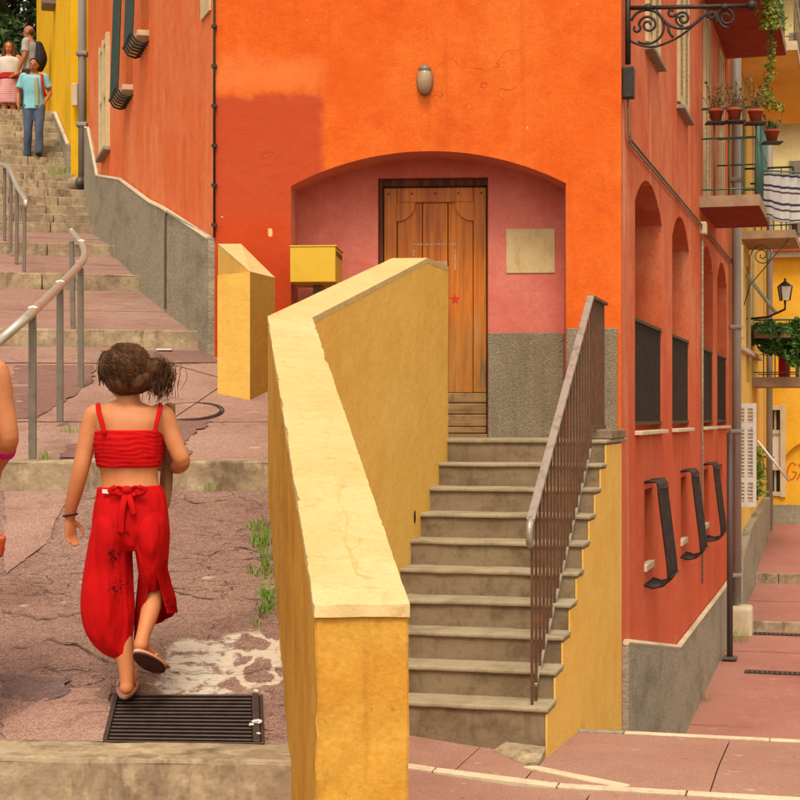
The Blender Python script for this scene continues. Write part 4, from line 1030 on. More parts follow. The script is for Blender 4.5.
# ------------------------------------------------------------------ other houses
def poly_house(name, label, w, u0, u1, z0, z1, depth, mat, ops=(), loc=None, roofmat=m_terracotta):
    h = thing(name, label, 'house', loc or w.pt(u0, z0))
    wall_mesh('wall', w, u0, u1, z0, z1, list(ops), mat, h)
    for u in (u0, u1):
        mk('side_wall', [w.pt(u, z0), w.pt(u, z0, depth), w.pt(u, z1, depth), w.pt(u, z1)], [(0, 1, 2, 3)], mat, h)
    mk('back_wall', [w.pt(u0, z0, depth), w.pt(u1, z0, depth), w.pt(u1, z1, depth), w.pt(u0, z1, depth)], [(0, 1, 2, 3)], mat, h)
    slab_on('roof', w, [(u0 - .2, z1 + .002), (u1 + .2, z1 + .002), (u1 + .2, z1 + .16), (u0 - .2, z1 + .16)], -.3, depth + .2, roofmat, h)
    return h
# bright yellow house up the stairs
WY = Wall((-4.976, 24.2), (-0.2875, 1), (1, 0.2875))
yh = poly_house('yellow_house', 'bright yellow house beside the stairs behind the orange wall', WY, 0, 9.0, 1.5, EYE + 10, 5, m_yellowhouse)
py = [WY.hit(*p) for p in ((71, 145.5), (57.7, 113.8), (47, 121))]
slab_on('plinth', WY, [(0.02, 3)] + [(max(.02, u), z) for u, z in py] + [(6.5, py[-1][1] + .1), (9, py[-1][1] + .2), (9, 3)], -.06, .03, m_granite2, yh)
for (ua, za), (ub, zb_) in zip(py, py[1:]): tube('plinth_cap', [WY.pt(max(.02, ua), za + .01, -.04), WY.pt(ub, zb_ + .01, -.04)], 0.03, m_cap, yh, 6, False)
# downpipe standing in the corner between the two houses
dp = empty('downpipe', W(82, 185, 23.9), yh)
tube('pipe', [W(82.3, 180, 23.85), W(82.3, -60, 23.85)], 0.062, m_pipe, dp, 10)
for y in (54, 125): c = W(82.3, y, 23.85); box('collar', c, (0.085, 0.085, 0.035), m_pipe, dp, bevel=0.02, seg=2)
bm = bmesh.new(); add_ball(bm, W(76, 185, 23.75), (0.15, 0.15, 0.12), 14, 8); mkbm('pipe_foot', bm, m_kerb, dp, True)
tube('pipe_outlet', [W(80.5, 181, 23.8), W(80, 183, 23.45)], 0.075, m_darkpipe, dp, 10)
bx_ = W(75, 95, 24.08); box('meter_box', bx_, (0.045, 0.04, 0.17), m_cap, yh, bevel=.01)
lp = WY.hit(55, 3); wbox('wall_fitting', WY, lp[0], lp[1], -.1, .25, .09, .12, m_greyiron, yh, .02)
for px, py_ in ((65, 55), (50, 92)):
    u, z = WY.hit(px, py_); slab_on('wall_crack', WY, [(u, z), (u + .03, z + .1), (u + .1, z + .32), (u + .06, z + .12)], -.004, .002, m_granite, yh)

# alley: ochre house continuing the right wall
WA = Wall(WR.pt(UR + .02, 0, -.02)[:2], (0.289, 1), (-1, 0.289))
def ua(Y): return WA.at_y(Y)
aops = [dict(u0=ua(23.0), u1=ua(23.9), zb=EYE - 1.30, zt=EYE + .2, depth=.12, bmat=m_glass, bname='window_pane'),
        dict(u0=ua(25.3), u1=ua(26.2), zb=EYE + .55, zt=EYE + 2.4, depth=.12, bmat=m_glass, bname='window_pane'),
        dict(u0=ua(24.4), u1=ua(25.3), zb=EYE + 2.85, zt=EYE + 4.9, depth=.12, bmat=m_glass, bname='window_pane')]
ah = poly_house('ochre_house', 'pale ochre house with balconies lining the alley on the right', WA, 0, ua(31.4), -2, EYE + 8.5, 5, m_alleyyellow, aops)
pa2 = [WA.hit(*p) for p in ((735, 560), (744, 527.5), (764, 496.5))]
slab_on('plinth', WA, [(0.02, -2)] + [(max(.02, u), z) for u, z in pa2] + [(ua(31.2), pa2[-1][1]), (ua(31.2), -2)], -.12, .03, m_granite2, ah)
# white louvred shutter standing open into the alley
def leaf(name, wall, u, w, zb, zt, mat, parent, d0=.03):
    o_ = empty(name, wall.pt(u, zb, -d0), parent)
    ax, an = wall.an * -1, wall.ax
    P = lambda s_, z, t=0: wall.pt(u, z, -d0) + ax * s_ + an * t
    bm = bmesh.new()
    zs = [zb, zb + (zt - zb) * .27, zb + (zt - zb) * .36, zb + (zt - zb) * .77, zt]
    for c in (.025, w / 2, w - .025): add_hexa(bm, box8(P(c, (zb + zt) / 2), ax, an, Z_, .024, .02, (zt - zb) / 2))
    for z in (zb + .03, zb + (zt - zb) * .26, zb + (zt - zb) * .79, zt - .03): add_hexa(bm, box8(P(w / 2, z), ax, an, Z_, w / 2 - .001, .018, .035))
    mkbm('frame', bm, mat, o_)
    n = int((zt - zb) / .05); tl = (Z_ * .75 - an * .66).normalized(); tn = ax.cross(tl).normalized(); bm = bmesh.new()
    for a, b in ((.05, w / 2 - .025), (w / 2 + .025, w - .05)):
        for k in range(n): add_hexa(bm, box8(P((a + b) / 2, zb + (k + .5) * (zt - zb) / n), ax, tl, tn, (b - a) / 2, .024, .004))
    s_ = mkbm('slats', bm, mat, o_); s_['kind'] = 'stuff'
    return o_
leaf('shutter', WA, ua(22.75), .29, EYE - 1.27, EYE + .19, m_white, ah)
leaf('shutter', WA, ua(24.0), .20, EYE - 1.20, EYE - .1, m_white, ah)
B3 = balcony(WA, ah, 23.0, 28.6, 0.86, EYE + 5.22, 0.13, m_alleyyellow, m_greyiron, 1.0, 10, edge=m_cap)
B4 = balcony(WA, ah, 24.3, 25.9, 0.78, EYE + 2.70, 0.12, m_slabedge, m_blackiron, 0.95, 14, edge=m_slabedge)
B5 = balcony(WA, ah, 26.6, 27.9, 0.74, EYE + .50, 0.16, m_slabedge, m_greenrail, 0.95, 9, edge=m_slabedge)
# scroll under balcony four, stays and small bits on the ochre wall
for bb in (24.35,):
    pts = []
    for k in range(40):
        t = k / 39; r = .15 * (1 - t) + .02; th = t * 4.2 * math.pi
        pts.append(WA.pt(ua(bb), EYE + 2.45 + r * math.sin(th), -.30 + r * math.cos(th)))
    tube('scroll_bracket', pts, .008, m_blackiron, B4, 5)
    tube('scroll_bracket', [WA.pt(ua(bb), EYE + 2.69, -.7), WA.pt(ua(bb), EYE + 2.4, -.45), WA.pt(ua(bb), EYE + 2.0, -.12), WA.pt(ua(bb), EYE + 1.7, -.03)], .008, m_blackiron, B4, 5)
m_palegreen = M('pale_green_paint', C(170, 184, 160), .6, [dict(scale=9, col=C(140, 150, 126), fac=.6)])
for dx in (0, .55):
    tube('shutter_stay', [WA.pt(ua(24.9 + dx), EYE + 2.2, -.04), WA.pt(ua(25.5 + dx), EYE + 1.68, -.42)], .03, m_palegreen, ah, 6)
tube('shutter_stay', [WA.pt(ua(23.6), EYE - .35, -.28), WA.pt(ua(23.9), EYE - .95, -.72)], .018, m_white, ah, 6)
tube('downpipe', [WA.pt(ua(29.8), EYE - 2.1, -.10), WA.pt(ua(29.8), EYE + 8, -.10)], .06, m_pipe, ah, 8)
for y0, z0_, z1_ in ((23.3, 1.2, 5.1), (24.15, 1.2, 2.6), (25.7, 0.9, 2.6), (26.6, 1.2, 5.1)):
    slab_on('stone_band', WA, [(ua(y0), EYE + z0_), (ua(y0 + .18), EYE + z0_), (ua(y0 + .18), EYE + z1_), (ua(y0), EYE + z1_)], -.03, .01, m_cream, ah)
wbox('string_course', WA, ua(25.6), EYE + 1.02, -.03, 2.6, .035, .05, m_cap, ah, .008)
# house closing the alley
eo = WA.pt(ua(30.7), 0, -.02)
WE = Wall(eo[:2], (WA.ax.y, -WA.ax.x), WA.ax[:2])
def eh_hit(px, py): return WE.hit(px, py)
zc = EYE + 165 / F * 30.5
wu0, wz1 = eh_hit(766, 408); wu1, wz0 = eh_hit(784, 494)
ru0, rz1 = eh_hit(785.5, 440); rz0 = eh_hit(790, 514)[1]
eops = [dict(u0=wu0, u1=wu1, zb=wz0, zt=wz1, depth=.14, bmat=m_glass, bname='window_pane'),
        dict(u0=ru0, u1=ru0 + 1.1, zb=rz0, zt=rz1, rise=.3, n=12, depth=.10, bmat=m_yellowhouse, bname='arch_back'),
        dict(u0=2.6, u1=3.5, zb=EYE - .6, zt=EYE + 1.4, depth=.14, bmat=m_glass, bname='window_pane')]
m_endyellow = stucco('golden_stucco', C(232, 176, 48), C(238, 190, 76), C(216, 154, 34), .3)
eops[1]['bmat'] = m_endyellow
eh = poly_house('golden_house', 'golden yellow low house with a graffiti arch closing the alley', WE, 0, 6, -1.2, zc, 4, m_endyellow, eops)
slab_on('cornice', WE, [(-.05, zc - .1), (6.2, zc - .1), (6.2, zc + .02), (-.05, zc + .02)], -.16, -.002, m_white, eh)
wf = empty('window', WE.pt((wu0 + wu1) / 2, wz0), eh)
wm = (wu0 + wu1) / 2; hw = (wu1 - wu0) / 2
for s_ in (-1, 0, 1): wbox('frame_post', WE, wm + s_ * (hw - .02), (wz0 + wz1) / 2, .0 if s_ else .1, .05 if s_ else .02, (wz1 - wz0) / 2 + (.06 if s_ else 0), .05 if s_ else .02, m_cap, wf, .004)
for f_ in (0, .3, .72, 1): wbox('frame_rail', WE, wm, wz0 + (wz1 - wz0) * f_, .03 if 0 < f_ < 1 else .0, hw - .05, .04, .04, m_cap, wf, .004)
wbox('white_panel', WE, wm + .02, wz0 + (wz1 - wz0) * .5, .05, hw * .62, (wz1 - wz0) * .20, .02, m_white, wf, .004)
slab_on('plinth', WE, [(0, -1.2), (6, -1.2), (6, EYE - 1.68), (0, EYE - 1.68)], -.05, .02, m_granite2, eh)
# the orange scrawl in the arch
g_ = M('orange_spray', C(196, 96, 24), .8)
for pts in ([(796, 466), (792, 463), (788, 468), (787, 476), (790, 480), (794, 478), (796, 473), (792, 472)], [(797, 480), (801, 472), (806, 464)], [(798, 464), (803, 472), (808, 481)], [(811, 466), (811, 480), (817, 480)]):
    q = catmull([Vector((*eh_hit(*p), 0)) for p in pts], 6); vs_, fs = [], []
    for k, p in enumerate(q):
        t = (q[min(k + 1, len(q) - 1)] - q[max(k - 1, 0)]).normalized(); nn = Vector((-t.y, t.x, 0)) * .014
        for s_ in (1, -1): c = p + nn * s_; vs_.append(WE.pt(c.x, c.y, .10 - .006))
    for k in range(len(q) - 1): fs.append((2 * k, 2 * k + 1, 2 * k + 3, 2 * k + 2))
    mk('graffiti', vs_, fs, g_, eh)
# taller pale house behind it
WB = Wall((6.4, 37.0), (WA.ax.y, -WA.ax.x), WA.ax[:2])
m_pale = stucco('pale_stucco', C(206, 188, 130), C(216, 200, 150), C(190, 168, 108), .3)
bops = []
for r in range(4):
    for c in range(4):
        bops.append(dict(u0=.95 + c * 2.0, u1=1.75 + c * 2.0, zb=EYE + 1.2 + r * 2.9, zt=EYE + 2.9 + r * 2.9, depth=.15, bmat=m_glass, bname='window_pane'))
bh = poly_house('pale_house', 'tall pale yellow house rising behind the golden house', WB, 0, 9, -1, EYE + 13, 5, m_pale, bops)
for op in bops:
    um = (op['u0'] + op['u1']) / 2
    for s_ in (-1, 1): wbox('shutter', WB, um + s_ * .62, (op['zb'] + op['zt']) / 2, -.03, .2, .85, .025, m_palegreen if s_ > 0 else m_greyiron, bh)
    wbox('sill', WB, um, op['zb'] - .03, -.08, .55, .03, .1, m_cap, bh)
for r in range(4):
    z = EYE + 1.9 + r * 2.9
    for k in range(3): tube('balcony_rail', [WB.pt(.6, z - .7 + .35 * k, -.5), WB.pt(8.5, z - .7 + .35 * k, -.5)], .02, m_darkpipe, bh, 5)
    wbox('balcony_slab', WB, 4.5, z - .85, -.26, 4.0, .06, .26, m_cap, bh)
tube('downpipe', [WB.pt(1.05, -1, -.62), WB.pt(1.05, EYE + 12.9, -.62)], .09, M('blue_grey_pipe', C(104, 124, 126), .5), bh, 8)

# ------------------------------------------------------------------ fittings on the red house (things of their own)
lm = thing('wall_lamp', 'small oval glass wall lamp above the arched niche', 'lamp', WF.pt(*WF.hit(425, 81)))
u, z = WF.hit(425, 81)
bm = bmesh.new(); add_ball(bm, WF.pt(u, z, -.05), (.058, .062, .108), 18, 12, Matrix.Rotation(-ft, 3, 'Z')); mkbm('glass_globe', bm, M('frosted_globe', C(170, 150, 122), .18, [dict(scale=9, col=C(150, 124, 92), fac=.7)], spec=.5), lm, True)
bm = bmesh.new(); add_ball(bm, WF.pt(u, z, -.012), (.066, .02, .118), 18, 10, Matrix.Rotation(-ft, 3, 'Z')); mkbm('back_plate', bm, m_greyiron, lm, True)
bm = bmesh.new(); add_ball(bm, WF.pt(u, z + .075, -.05), (.05, .055, .038), 16, 8, Matrix.Rotation(-ft, 3, 'Z')); mkbm('cap', bm, m_greyiron, lm, True)
pu0, pz1 = WF.hit(506, 229, -ND); pu1, pz0 = WF.hit(555, 273, -ND)
m_plaque = M('brass_plaque', C(196, 170, 124), .6, [dict(scale=7, lo=.42, hi=.7, col=C(174, 146, 98), fac=.7, detail=8), dict(scale=(30, 30, 6), lo=.55, hi=.7, col=C(130, 100, 60), fac=.5)], spec=.35)
plq = tag(slab_on('wall_plaque', WF, [(pu0, pz0), (pu1, pz0), (pu1, pz1), (pu0, pz1)], ND - .009, ND - .001, m_plaque, None, .002), 'plain tarnished square plaque right of the wooden door', 'plaque')
mb = thing('mailbox', 'yellow metal mailbox mounted left of the wooden door', 'mailbox', W(315, 265, 12.2))
ux0, mz1 = WF.hit(290, 247, .30); ux1, mz0 = WF.hit(335.5, 282, .30)
m_mail = M('mailbox_yellow', C(206, 164, 40), .5, [dict(scale=6, lo=.5, hi=.75, col=C(188, 142, 30), fac=.6, detail=7)], spec=.35)
wbox('body', WF, (ux0 + ux1) / 2, (mz0 + mz1) / 2, -.05, (ux1 - ux0) / 2, (mz1 - mz0) / 2, .25, m_mail, mb, .006, 2)
wbox('lid', WF, (ux0 + ux1) / 2 + .003, mz1 + .006, -.05, (ux1 - ux0) / 2 + .006, .006, .255, m_mail, mb, .003)
for dz_ in (.035, .055): wbox('slot', WF, ux1 + .001, mz1 - dz_, -.05, .002, .005, .2, m_dark, mb)
wbox('bracket', WF, (ux0 + ux1) / 2, mz0 - .04, .16, .03, .04, .20, m_greyiron, mb)
# black box and iron sign bracket on the corner
br_ = thing('sign_bracket', 'ornate black wrought iron scroll bracket on the house corner', 'bracket', W(627, 40, 12.3))
def bpt(px, py, t=0.0):
    # plane through the corner, standing out square to the right wall
    o = Vector((FR[0], FR[1])); d = Vector((WR.n.x * -1, WR.n.y * -1)); nn = Vector((-d.y, d.x))
    k = (px - HX) / F; Y = (o.x * nn.x + o.y * nn.y) / (k * nn.x + nn.y)
    return Vector((k * Y, Y, EYE + (HY - py) / F * Y)) + Vector((WR.d.x, WR.d.y, 0)) * (.08 + t)
tube('main_bar', [bpt(624, 5.5), bpt(752, 3)], .017, m_blackiron, br_, 8)
tube('wall_bar', [bpt(626.5, -30), bpt(626.5, 62)], .022, m_blackiron, br_, 8)
bm = bmesh.new(); add_ball(bm, bpt(751, 3), .04, 10, 8); mkbm('end_knob', bm, m_blackiron, br_, True)
for px in (647, 724):
    bm = bmesh.new(); add_ball(bm, bpt(px, 4.8), (.035, .03, .03), 10, 8); mkbm('collar', bm, m_blackiron, br_, True)
def spiral(cx, cy, r0, r1, th0, th1, n=44): return [(cx + (r0 + (r1 - r0) * k / (n - 1)) * math.cos(math.radians(th0 + (th1 - th0) * k / (n - 1))), cy + (r0 + (r1 - r0) * k / (n - 1)) * math.sin(math.radians(th0 + (th1 - th0) * k / (n - 1)))) for k in range(n)]
def scroll(pts, r=.0105, nm='scroll'): 
    q = [Vector((p[0], p[1], 0)) for p in pts]; q = catmull(q, 3) if len(q) < 25 else q
    bm = bmesh.new(); add_tube(bm, [bpt(p.x, p.y) for p in q], r, 6); mkbm(nm, bm, m_blackiron, br_, True)
scroll(spiral(645.5, 24, 16.5, 17.5, 200, 480, 40))
scroll(spiral(647, 22.5, 9.5, 2, 180, 720, 50)); scroll(spiral(635, 26, 4.5, 2, -60, 240, 20)); 
scroll([(627, 29), (629, 38), (640, 43), (652, 44.5), (664, 41), (680, 33), (697, 19), (706, 11.5), (716, 9.5)])
scroll([(655, 8), (662, 17), (669, 23), (678, 26), (688, 24.5), (696, 19), (700, 14)], .012)
scroll(spiral(682, 16, 8, 2, 90, 660, 44)); scroll(spiral(670.5, 10, 4.5, 2, 20, 330, 20)); scroll([(674.5, 11), (675, 14), (679, 15)])
scroll(spiral(710.5, 13, 4.5, 1.5, 150, 640, 30)); scroll(spiral(725.5, 15, 10.5, 2.5, 150, 700, 50)); scroll([(715, 9.5), (718, 18), (722, 24), (728, 25.5)])
scroll([(664, 20), (667, 24), (668, 30), (672, 35)], .012, 'leaf')
bb = bpt(627, 81); tag(box('junction_box', bb, (.045, .05, .12), m_blackiron, None, Vector((.96, -.28, 0)), Vector((.28, .96, 0)), Z_, .01, 2), 'small black electrical box below the iron scroll bracket', 'electrical box')
# lantern on an arm in the alley
lt = thing('street_lantern', 'four sided glass lantern standing above the leafy balcony in the alley', 'lantern', W(785, 305, 26.0))
c = W(785, 293, 25.6); s_ = 25.6 / F * .74
m_lglass = M('lantern_glass', C(210, 200, 186), .2, spec=.5)
bm = bmesh.new(); add_hexa(bm, [c + Vector(p) * s_ for p in ((-5, -5, -10), (5, -5, -10), (5, 5, -10), (-5, 5, -10), (-7.5, -7.5, 9), (7.5, -7.5, 9), (7.5, 7.5, 9), (-7.5, 7.5, 9))]); mkbm('glass', bm, m_lglass, lt)
for sx, sy in ((-1, -1), (1, -1), (1, 1), (-1, 1)): tube('corner_rod', [c + Vector((5.2 * sx, 5.2 * sy, -10.5)) * s_, c + Vector((7.8 * sx, 7.8 * sy, 9.3)) * s_], .012, m_blackiron, lt, 5)
bm = bmesh.new(); lathe(bm, c + Vector((0, 0, 9 * s_)), [(9.8 * s_, 0), (9 * s_, 1.2 * s_), (3 * s_, 6 * s_), (1.2 * s_, 7.5 * s_), (2 * s_, 9 * s_), (.3 * s_, 11.5 * s_)], 12); mkbm('cap', bm, m_blackiron, lt, True)
tube('arm', [c + Vector((0, 0, -10 * s_)), c + Vector((0, 0, -22 * s_)), c + Vector((-.25, .1, -32 * s_)), c + Vector((-.6, .35, -34 * s_))], .02, m_blackiron, lt, 6)
# striped towel over the far rail of the balcony
tw_bm = bmesh.new(); vs_ = {}
t0, t1 = WR.at_y(18.8), WR.at_y(20.1)
p00, p10 = W(763.5, 172, 19.2), W(806, 175, 19.6)
nx, nz = 30, 22
m_towel = M('striped_towel', C(214, 210, 204), .9, coord='Generated')
t_ = m_towel.node_tree; tcn = t_.nodes.new('ShaderNodeTexCoord'); spn = t_.nodes.new('ShaderNodeSeparateXYZ'); t_.links.new(tcn.outputs['UV'], spn.inputs[0])
rp = t_.nodes.new('ShaderNodeValToRGB'); rp.color_ramp.interpolation = 'CONSTANT'; t_.links.new(spn.outputs['Y'], rp.inputs[0]); t_.links.new(rp.outputs[0], t_.nodes['Principled BSDF'].inputs['Base Color'])
cr = rp.color_ramp; wht, nav, tan_ = C(232, 230, 226), C(76, 72, 110), C(110, 92, 84)
cr.elements[0].color = wht; cr.elements[1].position = .03; cr.elements[1].color = nav
for pos, cc_ in ((.07, wht), (.26, nav), (.31, wht), (.37, tan_), (.41, wht), (.60, nav), (.65, wht), (.73, tan_), (.77, wht), (.92, nav), (.95, wht)): e = cr.elements.new(pos); e.color = cc_
bm = bmesh.new(); uvl = bm.loops.layers.uv.new('UV')
for j in range(nz + 1):
    for i in range(nx + 1):
        u, v = i / nx, j / nz; p = p00.lerp(p10, u); zsag = .05 * math.sin(u * math.pi) * v
        p = p + Vector((0, 0, -.52 * v - .06 * v * u - zsag)) + SD * 0 + Vector((.0, .035 * math.sin(u * 17 + v * 2) * v + .02 * math.sin(u * 31), 0)); vs_[i, j] = bm.verts.new(p)
for j in range(nz):
    for i in range(nx):
        f = bm.faces.new((vs_[i, j], vs_[i, j + 1], vs_[i + 1, j + 1], vs_[i + 1, j])); 
        for l, (a, b) in zip(f.loops, ((i, j), (i, j + 1), (i + 1, j + 1), (i + 1, j))): l[uvl].uv = (a / nx, b / nz)
bmesh.ops.solidify(bm, geom=list(bm.faces), thickness=.004)
tag(mkbm('striped_towel', bm, m_towel, None, True), 'white towel with navy stripes hanging from the balcony rail', 'towel')
tl = thing('clothes_rail', 'thin dark clothes rail carrying the striped towel', 'clothes rail', p00)
tube('rod', [p00 + Vector((-.12, -.05, .02)), p10 + Vector((.1, 0, .02))], .012, m_greenrail, tl, 6)
tube('arm', [p00 + Vector((-.12, -.05, .02)), WR.pt(t0, p00.z + .02, -.62)], .012, m_greenrail, tl, 6)

# ------------------------------------------------------------------ storm grate, rubbish
gr = thing('storm_grate', 'rectangular iron storm drain grate beneath the girl in red', 'grate', on_ramp(0, 185, 722))
ga, gb, gc, gd = on_ramp(0, 101, 748), on_ramp(0, 264, 748), on_ramp(0, 262, 697), on_ramp(0, 113, 697)
up_ = Vector((0, -.24, .97))
def gq(u, v, h=0.0): return ga.lerp(gb, u).lerp(gd.lerp(gc, u), v) + up_ * h
mk('pit', [gq(0, 0, .006), gq(1, 0, .006), gq(1, 1, .006), gq(0, 1, .006)], [(0, 1, 2, 3)], M('pit_dark', C(22, 16, 14), .95), gr)
def gbar(name, u0, v0, u1, v1, h0, h1):
    bm = bmesh.new(); add_hexa(bm, [gq(u0, v0, h0), gq(u1, v0, h0), gq(u1, v1, h0), gq(u0, v1, h0), gq(u0, v0, h1), gq(u1, v0, h1), gq(u1, v1, h1), gq(u0, v1, h1)], .0015); return mkbm(name, bm, m_gratei, gr)
m_gratei = M('worn_grate_iron', C(74, 56, 48), .5, [dict(scale=15, lo=.45, hi=.7, col=C(48, 36, 32), fac=.8, detail=6)], metal=.3, spec=.4)
NB = 13
for k in range(NB):
    v = .035 + .93 * k / (NB - 1); gbar('bar', .035, v - .013, .925, v + .013, .009, .016)
gbar('side_frame', 0.0, 0, .03, 1, .004, .018); gbar('side_frame', .93, 0, .975, 1, .004, .018); gbar('rim', .98, 0, 1.0, 1, .004, .012)
gbar('rim', 0, -.012, 1, -.002, .004, .012)
m_paper = M('litter_paper', C(214, 208, 204), .8)
for i, (u, v, s_) in enumerate(((.955, .36, .015), (.92, .30, .008), (.965, .12, .007), (.955, 1.02, .009))):
    bm = bmesh.new(); rnd = random.Random(i); bmesh.ops.create_icosphere(bm, subdivisions=2, radius=s_)
    for w_ in bm.verts: w_.co = Vector((w_.co.x * 1.2, w_.co.y, w_.co.z * .6)) * rnd.uniform(.6, 1.25) + gq(u, v, .022)
    tag(mkbm('litter', bm, m_paper), ['crumpled white paper scrap on the right end of the storm grate', 'tiny paper scrap left of the bigger one on the grate', 'paper bit at the front right corner of the grate', 'paper crumb at the back right corner of the grate'][i], 'litter', 'litter on the grate')
bm = bmesh.new(); add_hexa(bm, box8(on_ramp(1, 158, 352) + Vector((0, 0, .02)), X_, Y_, Z_, .06, .03, .006)); lw_ = mkbm('litter', bm, m_paper); tag(lw_, 'scrap of white paper at the foot of the third kerb', 'litter')

# ------------------------------------------------------------------ handrails on the stepped street
hr = thing('street_handrail', 'grey tubular handrail standing on the stepped street behind the girls', 'handrail', W(60, 420, 9.75))
posts = [((32.5, 457, 8.6), (32.5, 313)), ((60, 420, 9.75), (60, 288)), ((81, 387, 11.0), (80.5, 268)), ((73, 330, 13.2), (71.5, 241))]
for (bx0, by0, Y), (tx, ty) in posts:
    p = W(bx0, by0 + 2, Y); q = W(tx, ty, Y); bar('post', p, q, .020, .013, m_greyiron, hr)
rp_ = [W(-70, 398, 7.6), W(-25, 362, 8.1), W(0, 340.5, 8.35), W(32.5, 312, 8.6), W(60, 285.5, 9.75), W(75, 270, 10.6), W(84, 258, 11.3), W(83, 246, 12.1), W(74, 234, 13.1), W(72, 231, 13.25)]
bm = bmesh.new(); add_tube(bm, catmull(rp_, 5), .026, 10, round_ends=True); mkbm('top_rail', bm, m_steel, hr, True)
for px, py_, Y in ((33, 311, 8.62), (60, 285, 9.78), (80.5, 265, 11.0), (81.5, 244, 12.2)):
    bm = bmesh.new(); add_ball(bm, W(px, py_ - 3, Y), (.03, .02, .012), 8, 6); mkbm('bolt', bm, m_white, hr, True)
hr2 = thing('street_handrail', 'upper tubular handrail further up the stepped street at the left edge', 'handrail', W(24, 274, 16.9))
for (px, yb, Y, tx, ty) in ((24, 274, 16.8, 24.5, 203), (16.5, 262, 17.7, 17, 188), (10.5, 250, 18.6, 10.8, 175), (4.5, 240, 19.6, 4.5, 168), (-3, 228, 20.8, -3, 160)):
    bar('post', W(px, yb + 2, Y), W(tx, ty, Y), .018, .013, m_greyiron, hr2)
bm = bmesh.new(); add_tube(bm, catmull([W(26, 205, 16.7), W(25, 199, 16.8), W(17, 186, 17.7), W(10, 170, 18.6), W(4, 165.5, 19.6), W(-12, 160, 21)], 4), .03, 10, round_ends=True); mkbm('top_rail', bm, m_steel, hr2, True)

# ------------------------------------------------------------------ vegetation
def leafmat(n, a, b): return M(n, a, .6, [dict(scale=3, lo=.35, hi=.65, col=b, fac=.9, detail=6)], spec=.3)
m_leafd = leafmat('tree_leaves', C(52, 72, 36), C(84, 104, 56)); m_leafg = leafmat('fern_leaves', C(58, 96, 40), C(94, 130, 58)); m_grass = leafmat('grass_blades', C(96, 130, 40), C(142, 164, 72)); m_dry = leafmat('dry_stems', C(140, 112, 76), C(108, 100, 56)); m_ivy = leafmat('ivy_leaves', C(92, 120, 40), C(150, 160, 60))
m_bark = M('bark', C(74, 56, 42), .9, [dict(scale=(20, 20, 3), col=C(50, 38, 30), fac=.8)], [dict(scale=(30, 30, 5), str=.5, dist_m=.02)])
def leaves(name, spots, size, mat, parent, seed, droop=.3, asp=2.0):
    rnd = random.Random(seed); vs_, fs = [], []
    for p in spots:
        d = Vector((rnd.gauss(0, 1), rnd.gauss(0, 1), rnd.gauss(0, .7) - droop)).normalized(); s_ = d.cross(Vector((rnd.gauss(0, 1), rnd.gauss(0, 1), rnd.gauss(0, 1)))).normalized()
        L = size * rnd.uniform(.6, 1.3); w_ = L / asp / 2; n0 = len(vs_); nn = d.cross(s_) * (L * .12)
        vs_ += [p - d * L * .5, p + s_ * w_ + nn, p + d * L * .5, p - s_ * w_ + nn]; fs += [(n0, n0 + 1, n0 + 2), (n0, n0 + 2, n0 + 3)]
    return mk(name, vs_, fs, mat, parent)
def tree(base, h, R, label, seed, n=7000):
    rnd = random.Random(seed); t = thing('tree', label, 'tree', base, 'trees at the top of the stairs')
    base = Vector(base); trunk = [base + Vector((rnd.uniform(-.1, .1) * k, rnd.uniform(-.1, .1) * k, h * .16 * k)) for k in range(5)]
    bm = bmesh.new(); add_tube(bm, trunk, [.26, .22, .18, .14, .08], 8)
    cl = []
    for k in range(26):
        a = rnd.uniform(0, 2 * math.pi); rr = R * math.sqrt(rnd.random()); z = h * rnd.uniform(.05, 1.0); cl.append((base + Vector((rr * math.cos(a), rr * math.sin(a), z)), rnd.uniform(.5, 1.1) * R * .42))
        if k < 9: add_tube(bm, [trunk[2 + k % 3], trunk[2 + k % 3].lerp(cl[-1][0], .5) + Vector((0, 0, .2)), cl[-1][0]], [.08, .05, .02], 5)
    mkbm('trunk', bm, m_bark, t, True)
    sp = []
    for _ in range(n):
        c_, r_ = cl[int(rnd.random() * len(cl))]; d = Vector((rnd.gauss(0, 1), rnd.gauss(0, 1), rnd.gauss(0, 1))).normalized(); sp.append(c_ + d * r_ * (rnd.random() ** .35) * Vector((1, 1, .75)).length / 1.6)
    leaves('crown', sp, .26, m_leafd, t, seed)
for i, (x, y, h, R) in enumerate(((-9.0, 36.5, 7.5, 2.6), (-11.2, 35.0, 8.0, 2.8), (-7.2, 38.5, 8.5, 2.8), (-13.2, 38, 8, 3.0))):
    tree((x, y, ZC), h, R, ['dense dark green tree nearest the yellow house at the top of the stairs', 'dense green tree filling the top left corner', 'dark tree half hidden behind the yellow house', 'green tree at the far left behind the others'][i], 100 + i)
hdg = thing('hedge', 'dark green hedge behind the people at the top of the stairs', 'hedge', (-9, 33.5, ZC))
rnd = random.Random(5); leaves('foliage', [Vector((rnd.uniform(-14, -5.5), 34.2 + rnd.gauss(0, .45), ZC + 2.6 * rnd.random() ** .7 + .2 * math.sin(rnd.random() * 9))) for _ in range(9000)], .22, m_leafd, hdg, 9)
prism('hedge_core', [(-14, 34.0), (-5.5, 34.0), (-5.5, 34.6), (-14, 34.6)], ZC - .3, ZC + 2.0, leafmat('hedge_inside', C(26, 36, 20), C(36, 46, 26)), hdg)
